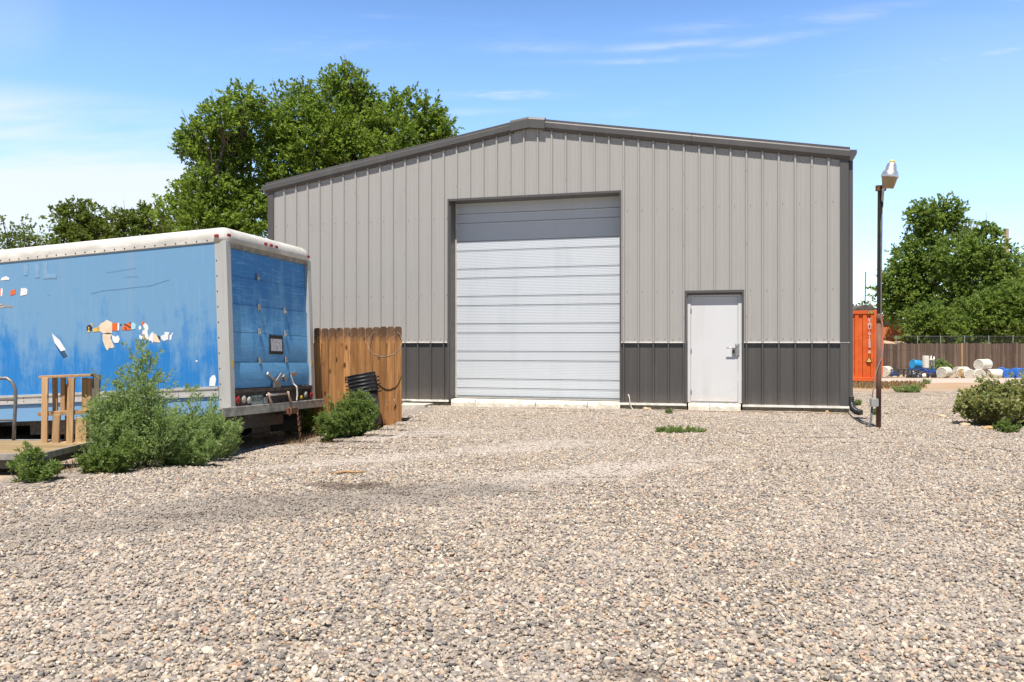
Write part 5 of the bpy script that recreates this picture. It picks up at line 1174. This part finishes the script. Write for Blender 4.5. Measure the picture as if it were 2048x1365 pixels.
# ------------------------------------------------------------------ yard behind: fence, drums, machine
BF = 48.0; bz = -.55
bf = thing('board_fence', 'long dark brown weathered board fence across the back of the yard', 'fence', (0, BF, bz))
mb = MB(); x = at(1690, 700, BF).x
while x < at(2120, 700, BF).x:
    w = random.uniform(.125, .145); h = 1.83 + random.uniform(-.03, .03) + .05 * (x - 22) / 10
    if not (at(1868, 0, BF).x < x < at(1884, 0, BF).x and False): mb.box((x, random.uniform(0, .012), -.05), (x + w - .012, .02 + random.uniform(0, .01), h))
    x += w
bo = mb.build('boards', M['old_fence'], bf)
tb = bo.data.attributes.new('shade', 'FLOAT', 'POINT'); vals = np.repeat(rng.random(len(bo.data.vertices) // 8), 8); tb.data.foreach_set('value', np.resize(vals, len(bo.data.vertices)).astype(np.float32))
nt = NT('old_brown_fence_boards'); nn = nt.noise(5, 5, .65, (3, 1, .3)); k = nt.mix(nt.attr('shade'), (.085, .060, .048), (.175, .125, .095)); k = nt.mix(nt.ramp(nn, .5, .75, 0, .5), k, (.22, .165, .13)); bo.data.materials[0] = nt.fin(k, .9, 0, .15)
for z in (.4, 1.4):
    mb = MB(); mb.box((at(1690, 0, BF).x, .035, z), (at(2120, 0, BF).x, .075, z + .09)); mb.build('rail', M['grey_wood'], bf)
mb = MB(); mb.box((at(1921.5, 0, BF).x, -.045, .3), (at(1925.5, 0, BF).x, -.005, 1.86)); mb.build('pale_post', M['fresh_post'], bf)
def drum(label, px, py, Y, axis, mat, group, cat='barrel', L_=.90, r_=.29, open_=None, upright=False):
    c = at(px, py, Y); t = thing('barrel', label, cat, c, 0, group); ax = Vector(axis).normalized(); t.rotation_euler = ax.to_track_quat('Z', 'Y').to_euler()
    mb = MB(); mb.lathe([(r_ * .80, .02), (r_ * .88, .0), (r_ * .97, .012), (r_, .05), (r_, L_ * .30), (r_ * .975, L_ * .33), (r_, L_ * .36), (r_, L_ * .64), (r_ * .975, L_ * .67), (r_, L_ * .70), (r_, L_ - .06), (r_ * .94, L_ - .015), (r_ * .85, L_), (r_ * .78, L_ - .02)], 24); mb.build('barrel_body', mat, t)
    mb = MB(); mb.lathe([(r_ * .79, .016), (r_ * .79, .012)], 24); o = mb.build('barrel_head', open_ or mat, t)
    for a_ in (0, math.pi):
        mb = MB(); mb.lathe([(.035, 0), (.035, -.012), (.03, -.016)], 10, 0, Matrix.Translation((r_ * .55 * math.cos(a_), r_ * .55 * math.sin(a_), .012))); mb.build('bung_cap', mat, t)
    return t
def plastic(name, c): t = NT(name); k = t.mix(t.ramp(t.noise(3, 5, .6), .35, .7), tuple(x * .85 for x in c), c); return t.fin(k, .38, 0, .4)
M['drum_white'] = plastic('white_drum_plastic', (.74, .70, .60)); M['drum_blue'] = plastic('blue_drum_plastic', (.035, .16, .56)); M['drum_cyan'] = plastic('bright_blue_drum_plastic', (.03, .31, .62)); M['drum_tan'] = plastic('amber_drum_inside', (.52, .33, .13)); M['drum_grey'] = plastic('grubby_drum_head', (.58, .54, .46))
gb = 'plastic barrels lying along the back fence'
drum('white barrel lying on its side, first of the white row, beside the blue machine', 1883, 745.5, 43.6, (.72, .69, .0), M['drum_white'], gb, open_=M['drum_grey'])
drum('white barrel lying behind the amber-ended one, its head hidden', 1914, 744.5, 45.0, (.85, .5, .0), M['drum_white'], gb)
drum('white barrel with an open amber-brown end facing the road', 1924, 747, 43.9, (.45, .9, .0), M['drum_white'], gb, open_=M['drum_tan'])
drum('white barrel with a dirty head full on, right of the amber-ended barrel', 1940, 749.5, 43.2, (.30, .95, .0), M['drum_white'], gb, open_=M['drum_grey'])
drum('white barrel under the stacked one, its grey head facing the road', 1959.5, 750, 43.0, (.42, .9, .0), M['drum_white'], gb, open_=M['drum_grey'])
drum('white barrel lying long side on, behind the bush tip and left of the blue barrels', 1975, 749.5, 43.6, (.95, .3, .0), M['drum_white'], gb)
drum('white barrel stacked on top of the other white barrels', 1957, 730, 43.5, (.86, .5, .02), M['drum_white'], gb, open_=M['drum_grey'])
drum('deep blue barrel lying behind the bush, left of the two with visible ends', 2004, 746, 44.6, (.5, .87, 0), M['drum_blue'], gb)
drum('deep blue barrel with its round end showing above the bush', 2018, 749, 43.4, (.25, .97, 0), M['drum_blue'], gb)
drum('deep blue barrel at the right border of the photo', 2042, 747.5, 43.6, (.25, .97, 0), M['drum_blue'], gb)
drum('white barrel lying half hidden behind the rusty lamp pole', 1767.5, 744, 43.2, (.62, .78, 0), M['drum_white'], gb, open_=M['drum_grey'])
drum('bright sky blue barrel lying on the machine frame', 1824.5, 728.5, 44.5, (.93, .3, -.12), M['drum_cyan'], gb, L_=.78, r_=.25)
p = at(1851.5, 737, 43.8); t = thing('ribbed_canister', 'white ribbed canister standing upright on the blue machine', 'canister', p)
mb = MB(); pr = [(.15, 0)]
for k in range(6): pr += [(.17, .02 + k * .105), (.17, .10 + k * .105), (.162, .11 + k * .105)]
pr += [(.175, .655), (.175, .675), (.10, .68)]; mb.lathe(pr, 22); mb.build('canister_body', M['drum_white'], t)
mc = thing('blue_machine', 'blue steel farm machine frame with uprights and small wheels', 'machine', at(1855, 757, 43.8))
mcx = lambda px, py, dy=0: Vector(((px - 1855) / F_PX * 43.8, dy, (757 - py) / F_PX * 43.8))
M['m_blue'] = mottled('machine_blue', (.02, .085, .34), .45, .3, 6)
mb = MB()
for dy in (-.25, .3):
    mb.bar(mcx(1843, 740, dy), mcx(1867, 742, dy), .07, .10); mb.bar(mcx(1845, 752, dy), mcx(1860, 741, dy), .06, .06); mb.bar(mcx(1866, 754, dy), mcx(1858, 732, dy), .06, .06); mb.bar(mcx(1843, 755, dy), mcx(1843, 736, dy), .06, .06)
mb.bar(mcx(1843, 740, -.25), mcx(1843, 740, .3), .06, .08); mb.bar(mcx(1866, 741, -.25), mcx(1866, 741, .3), .06, .08); mb.bar(mcx(1818, 738, .1), mcx(1846, 741, .1), .08, .08); mb.build('frame', M['m_blue'], mc)
mb = MB(); mb.tube([mcx(1864, 742, -.2), mcx(1864, 713, -.2)], .028, 8); mb.tube([mcx(1867, 742, .2), mcx(1866, 712, .2)], .028, 8); mb.build('upright', M['steel'], mc)
mb = MB(); mb.lathe([(.05, 0), (.09, .01), (.09, .1), (.04, .12)], 14, 0, Matrix.Translation(mcx(1866, 722, .2))); mb.build('white_cap', M['drum_white'], mc)
for px in (1847, 1862):
    mb = MB(); mb.lathe([(.04, -.05), (.13, -.06), (.15, -.03), (.15, .03), (.13, .06), (.04, .05)], 18, 0, Matrix.Translation(mcx(px, 754.5, -.3) + Vector((0, 0, .06))) @ Matrix.Rotation(R(90), 4, 'X')); mb.build('wheel', M['rubber'], mc)
# crumpled black tarp over a heap
b = bmesh.new(); bmesh.ops.create_icosphere(b, subdivisions=4, radius=1)
for v in b.verts:
    c = v.co; n_ = 1 + .13 * math.sin(6 * c.x + 2 * c.z) * math.cos(5 * c.y + 3 * c.z) + .09 * math.sin(11 * c.x - 7 * c.y + 3); v.co = Vector((c.x * .42, c.y * .35, max(-.05, c.z * .50 * (1 - .25 * abs(c.x + .2))))) * n_
me = bpy.data.meshes.new('tarp'); b.to_mesh(me); b.free(); me.materials.append(mottled('black_tarp', (.035, .037, .04), .38, .4, 8))
o = bpy.data.objects.new('black_tarp', me); col.objects.link(o); o.location = at(1828, 756, 43.4); tag(o, 'crumpled black tarp heap in front of the sky blue barrel', 'tarp')
b = at(1840, 757, 43.2); mb = MB(); mb.lathe([(.09, 0), (.10, .02), (.12, .30), (.10, .31), (.09, .03)], 16, 0, Matrix.Translation(b + Vector((-.02, 0, .1))) @ Matrix.Rotation(R(80), 4, 'Y')); tag(mb.build('bucket', M['drum_white']), 'small white bucket tipped over in front of the black tarp', 'bucket')
bn = thing('steel_rack', 'low black steel rack lying left of the black tarp', 'rack', at(1795, 754, 43.6)); mcx = lambda px, py, dy=0: Vector(((px - 1795) / F_PX * 43.6, dy, (754 - py) / F_PX * 43.6))
mb = MB()
for dy in (-.3, .3):
    mb.bar(mcx(1776, 740, dy), mcx(1814, 740, dy), .05, .07); mb.bar(mcx(1778, 747, dy), mcx(1812, 748, dy), .04, .05)
    for px in (1777, 1790, 1803, 1812): mb.bar(mcx(px, 754, dy), mcx(px, 739, dy), .05, .05)
for px in (1777, 1790, 1803, 1812): mb.bar(mcx(px, 740, -.3), mcx(px, 740, .3), .04, .05)
mb.build('rack_frame', M['dark_steel'], bn)
mb = MB(); q = at(1790, 748, 43.6); mb.box((q.x - .32, 43.5, q.z - .10), (q.x + .22, 43.75, q.z + .06), jit=.02); mb.box((q.x - .25, 43.52, q.z + .06), (q.x + .02, 43.7, q.z + .13), jit=.02); tag(mb.build('blue_crate', M['m_blue'], bevel=.02), 'blue plastic crate inside the low black rack', 'crate')
# beyond the fence: earth bank, chain-link fence, orange shed, house roof, poles
mb = MB(); n = 40; vs, fs = [], []
for i in range(n + 1):
    x = at(1690, 0, 55).x + i * .75
    for j, (dy, h) in enumerate(((0, 0), (2.2, .5), (4, .78), (7, .62), (14, .2))): vs.append((x, 50.5 + dy, bz - .1 + h * (2.75 if i < 8 else 2.2) + (random.uniform(-.10, .10) if j else 0)))
for i in range(n):
    for j in range(4): a_ = i * 5 + j; fs.append((a_, a_ + 5, a_ + 6, a_ + 1))
mb.add(vs, fs, 0, True); tag(mb.build('earth_bank', mottled('pinkish_earth', (.46, .31, .21), .95, .3, 1.2, bump=.6, bscale=8)), kind='structure')
M['fence_steel'] = mottled('dull_fence_steel', (.13, .14, .14), .6, .25, 9, .2)
cf = thing('chain_link_fence', 'grey chain-link fence on steel posts behind the brown board fence', 'fence', (0, 50.0, bz)); fz = lambda p: CAM_H + (HOR - p) / F_PX * 50 - bz
for px in (1792, 1835, 1881, 1929, 1977.5, 2026):
    mb = MB(); mb.tube([(at(px, 0, 50).x, 0, 0), (at(px, 0, 50).x, 0, fz(671.5))], .026, 8); mb.build('fence_post', M['fence_steel'], cf)
mb = MB(); mb.tube([(at(1780, 0, 50).x, 0, fz(673)), (at(2090, 0, 50).x, 0, fz(673))], .014, 6); mb.build('top_rail', M['fence_steel'], cf)
mb = MB(); x0, x1, zt = at(1780, 0, 50).x, at(2090, 0, 50).x, fz(673); x = x0 - zt
while x < x1:
    for s in (1, -1):
        a_, b_ = (x, x + zt) if s > 0 else (x + zt, x)
        p0, p1 = Vector((a_, .0, 0)), Vector((b_, .0, zt))
        if min(a_, b_) > x0 and max(a_, b_) < x1: mb.tube([p0, p1], .0022, 3, cap=False)
    x += .09
mb.build('wire_mesh', M['fence_steel'], cf)
sh = thing('orange_shed', 'orange boarded shed half hidden behind the trees', 'shed', at(1783, 690, 64)); sx_ = lambda px: (px - 1783) / F_PX * 64
mb = MB(); mb.box((sx_(1750), 0, -.6), (sx_(1809), 4, 1.62)); mb.build('shed_wall', streaked('orange_boards', (.55, .19, .06), (.40, .13, .045), .8, 9), sh)
mb = MB(); mb.prism([(sx_(1748), 1.622), (sx_(1812), 1.622), (sx_(1812), 1.70), (sx_(1780), 2.35), (sx_(1748), 1.70)], -.1, 4.2); mb.build('shed_roof', M['dark_steel'], sh)
hs = thing('house', 'low house with dark shingle roof showing just above the orange container', 'house', at(1728, 690, 50)); hx = lambda px: (px - 1728) / F_PX * 50; hz_ = lambda py: (690 - py) / F_PX * 50
mb = MB(); mb.box((hx(1705), 0, -1.0), (hx(1752), 6, hz_(620))); mb.build('wall', mottled('house_stucco', (.40, .35, .29), .9, .15), hs)
mb = MB(); mb.prism([(hx(1698), hz_(621)), (hx(1762), hz_(621)), (hx(1728), hz_(610))], -.3, 6.3); rf = mb.build('roof', mottled('dark_shingles', (.10, .088, .075), .9, .3, 5), hs)
mb = MB(); mb.tube([(hx(1751), 1.5, hz_(618)), (hx(1752.5), 1.5, hz_(540))], .035, 6); mb.tube([(hx(1751.6), 1.5, hz_(590)), (hx(1753.5), 1.5, hz_(540))], .02, 5); mb.build('antenna_mast', M['dark_steel'], rf)
up = thing('utility_pole', 'bare brown utility pole rising behind the right-hand trees', 'pole', at(2013, 690, 66)); mb = MB(); mb.tube([(0, 0, -1), (0, 0, (690 - 458) / F_PX * 66)], [.22, .16], 10); mb.build('pole', mottled('pole_wood', (.26, .17, .11), .9, .3, 6, stretch=(1, 1, .2)), up)

# ------------------------------------------------------------------ trees
n = 9000; px_s = rng.uniform(1760, 2110, n); yy = 78 + rng.uniform(0, 6, n); wx = (px_s - 1024) / F_PX * yy; hh = bz + 4.2 * rng.random(n) ** .8 * (0.75 + .25 * np.sin(wx * .9) * np.sin(wx * .37 + 1))
tag(leaf_object('distant_wood', np.stack([wx, yy, hh], 1), unit(rng.normal(size=(n, 3)) + np.array([0, 0, .3])), .62 * rng.uniform(.6, 1.3, n), .45, rng.random(n) * .6, M['leaf_dark']), 'low dark wood far beyond the back fence, filling the gaps under the trees', 'wood', kind='stuff')
def blob(px, py, r_, Y, dy=0.0, ry=None): c = at(px, py, Y + dy); s = (Y + dy) / F_PX; return ((c.x, c.y, c.z), r_ * s, (ry or r_) * s * .9, r_ * s * .95)
Y = 36
left = [blob(*b, Y, dy) for b, dy in (((484, 210, 48), 0), ((505, 258, 50), 1), ((440, 235, 40), -1), ((405, 285, 48), 0), ((452, 310, 60), .5), ((385, 262, 26), 0), ((380, 300, 28), 0), ((500, 335, 60), 1), ((415, 372, 55), -.5), ((378, 395, 42), 0), ((470, 410, 65), 0), ((505, 440, 60), 1), ((400, 440, 55), -1), ((350, 425, 38), 0), ((450, 470, 60), -.5))]
tree('leafy elm with a narrow left-leaning crown behind the truck roof', (at(470, 690, Y).x, Y + .5, -.1), left, 140, .165, M['leaf_elm'], 16, .85, .32, 'trees behind the metal building')
Y = 39
right = [blob(*b, Y, dy) for b, dy in (((600, 225, 66), 0), ((560, 270, 52), -1), ((690, 168, 46), 0), ((655, 205, 52), 1), ((722, 190, 34), 0), ((640, 270, 72), -1), ((700, 260, 66), 0), ((750, 240, 46), 1), ((800, 222, 48), 0), ((850, 238, 44), 0), ((872, 262, 40), 0), ((890, 285, 30), 0), ((780, 280, 62), -1), ((840, 300, 50), 0), ((720, 320, 70), 0), ((580, 340, 62), -1), ((640, 350, 70), 0), ((560, 400, 60), 1), ((610, 420, 60), 0), ((780, 340, 60), 1), ((700, 390, 60), 1))]
tree('broad sunlit elm rising behind the left half of the shop roof', (at(690, 690, Y).x, Y + 1, -.1), right, 135, .165, M['leaf_elm'], 16, .9, .38, 'trees behind the metal building')
Y = 42
tree('small round tree over the truck roof, left of the elm', (at(160, 690, Y).x, Y, -.2), [blob(*b, Y) for b in ((150, 428, 30), (125, 440, 24), (180, 430, 26), (160, 465, 44), (200, 470, 34), (120, 475, 30), (165, 520, 50))], 120, .18, M['leaf_dark'], 14, .8, .2, 'trees behind the truck')
tree('low dark tree between the small round tree and the elm', (at(275, 690, Y).x, Y + 2, -.2), [blob(*b, Y + 2) for b in ((225, 440, 22), (255, 440, 28), (292, 435, 28), (310, 455, 36), (260, 475, 44), (225, 480, 34), (330, 480, 36), (280, 520, 50))], 120, .18, M['leaf_dark'], 14, .8, .2, 'trees behind the truck')
Y = 40
tree('thin airy young tree at the left border over the truck roof', (at(40, 690, Y).x, Y, -.2), [blob(*b, Y) for b in ((45, 458, 22), (60, 470, 26), (5, 440, 14), (15, 478, 30), (75, 485, 24), (40, 500, 36), (0, 505, 34), (18, 492, 26), (62, 494, 28), (92, 492, 24))], 55, .15, M['leaf_dark'], 10, .7, .12, 'trees behind the truck')
gr = 'trees beyond the back fence'
Y = 60
tree('tall dark tree left of the yard group, its crown pushed to the left', (at(1845, 690, Y).x, Y, bz), [blob(*b, Y) for b in ((1852, 425, 32), (1835, 442, 26), (1895, 425, 32), (1912, 445, 28), (1872, 468, 34), (1840, 505, 44), (1812, 520, 30), (1850, 548, 46), (1795, 560, 34), (1785, 590, 30), (1810, 600, 48), (1782, 622, 24), (1850, 610, 48))], 85, .25, M['leaf_far'], 14, 1.1, .35, gr, up=.2, dead=[(at(1946, 463, Y), .95), (at(1935, 470, Y), .8)])
Y = 57
tree('broad light green tree in the middle of the yard group', (at(1940, 690, Y).x, Y, bz), [blob(*b, Y) for b in ((1975, 462, 20), (1990, 466, 14), (1920, 505, 46), (1965, 505, 38), (1995, 525, 36), (1915, 548, 40), (1955, 560, 46), (2005, 560, 46), (1925, 600, 44), (2000, 605, 46), (1900, 640, 38))], 85, .25, M['leaf_far'], 14, 1.1, .32, gr, up=.25)
Y = 53.5
tree('low spreading tree close behind the fence, right half of the yard group', (at(1985, 690, Y).x, Y, bz), [blob(*b, Y) for b in ((1960, 620, 36), (1995, 605, 34), (2030, 600, 36), (1940, 655, 34), (1985, 650, 40), (2025, 650, 40), (2060, 620, 46), (1960, 678, 26), (2010, 680, 28))], 85, .24, M['leaf_far'], 14, 1.0, .25, gr, up=.15)
tree('low spreading shrub tree close behind the fence, left half of the yard group', (at(1855, 690, Y).x, Y, bz), [blob(*b, Y) for b in ((1840, 640, 34), (1865, 632, 34), (1835, 670, 28), (1870, 668, 34), (1895, 675, 28))], 85, .24, M['leaf_far'], 14, 1.0, .2, gr, up=.15)
Y = 72
tree('distant pale tree at the right border behind the utility pole', (at(2050, 690, Y).x, Y, bz), [blob(*b, Y) for b in ((2045, 540, 22), (2060, 530, 36), (2040, 570, 30), (2075, 580, 50))], 30, .28, M['leaf_far'], 12, 1.1, .25, gr)
tree('dark tree top peeking over the house roof above the container', (at(1730, 690, 75).x, 75, bz), [blob(*b, 75) for b in ((1722, 615, 10), (1735, 613, 9), (1712, 622, 12), (1748, 620, 10))], 40, .25, M['leaf_dark'], 12, .8, .2)
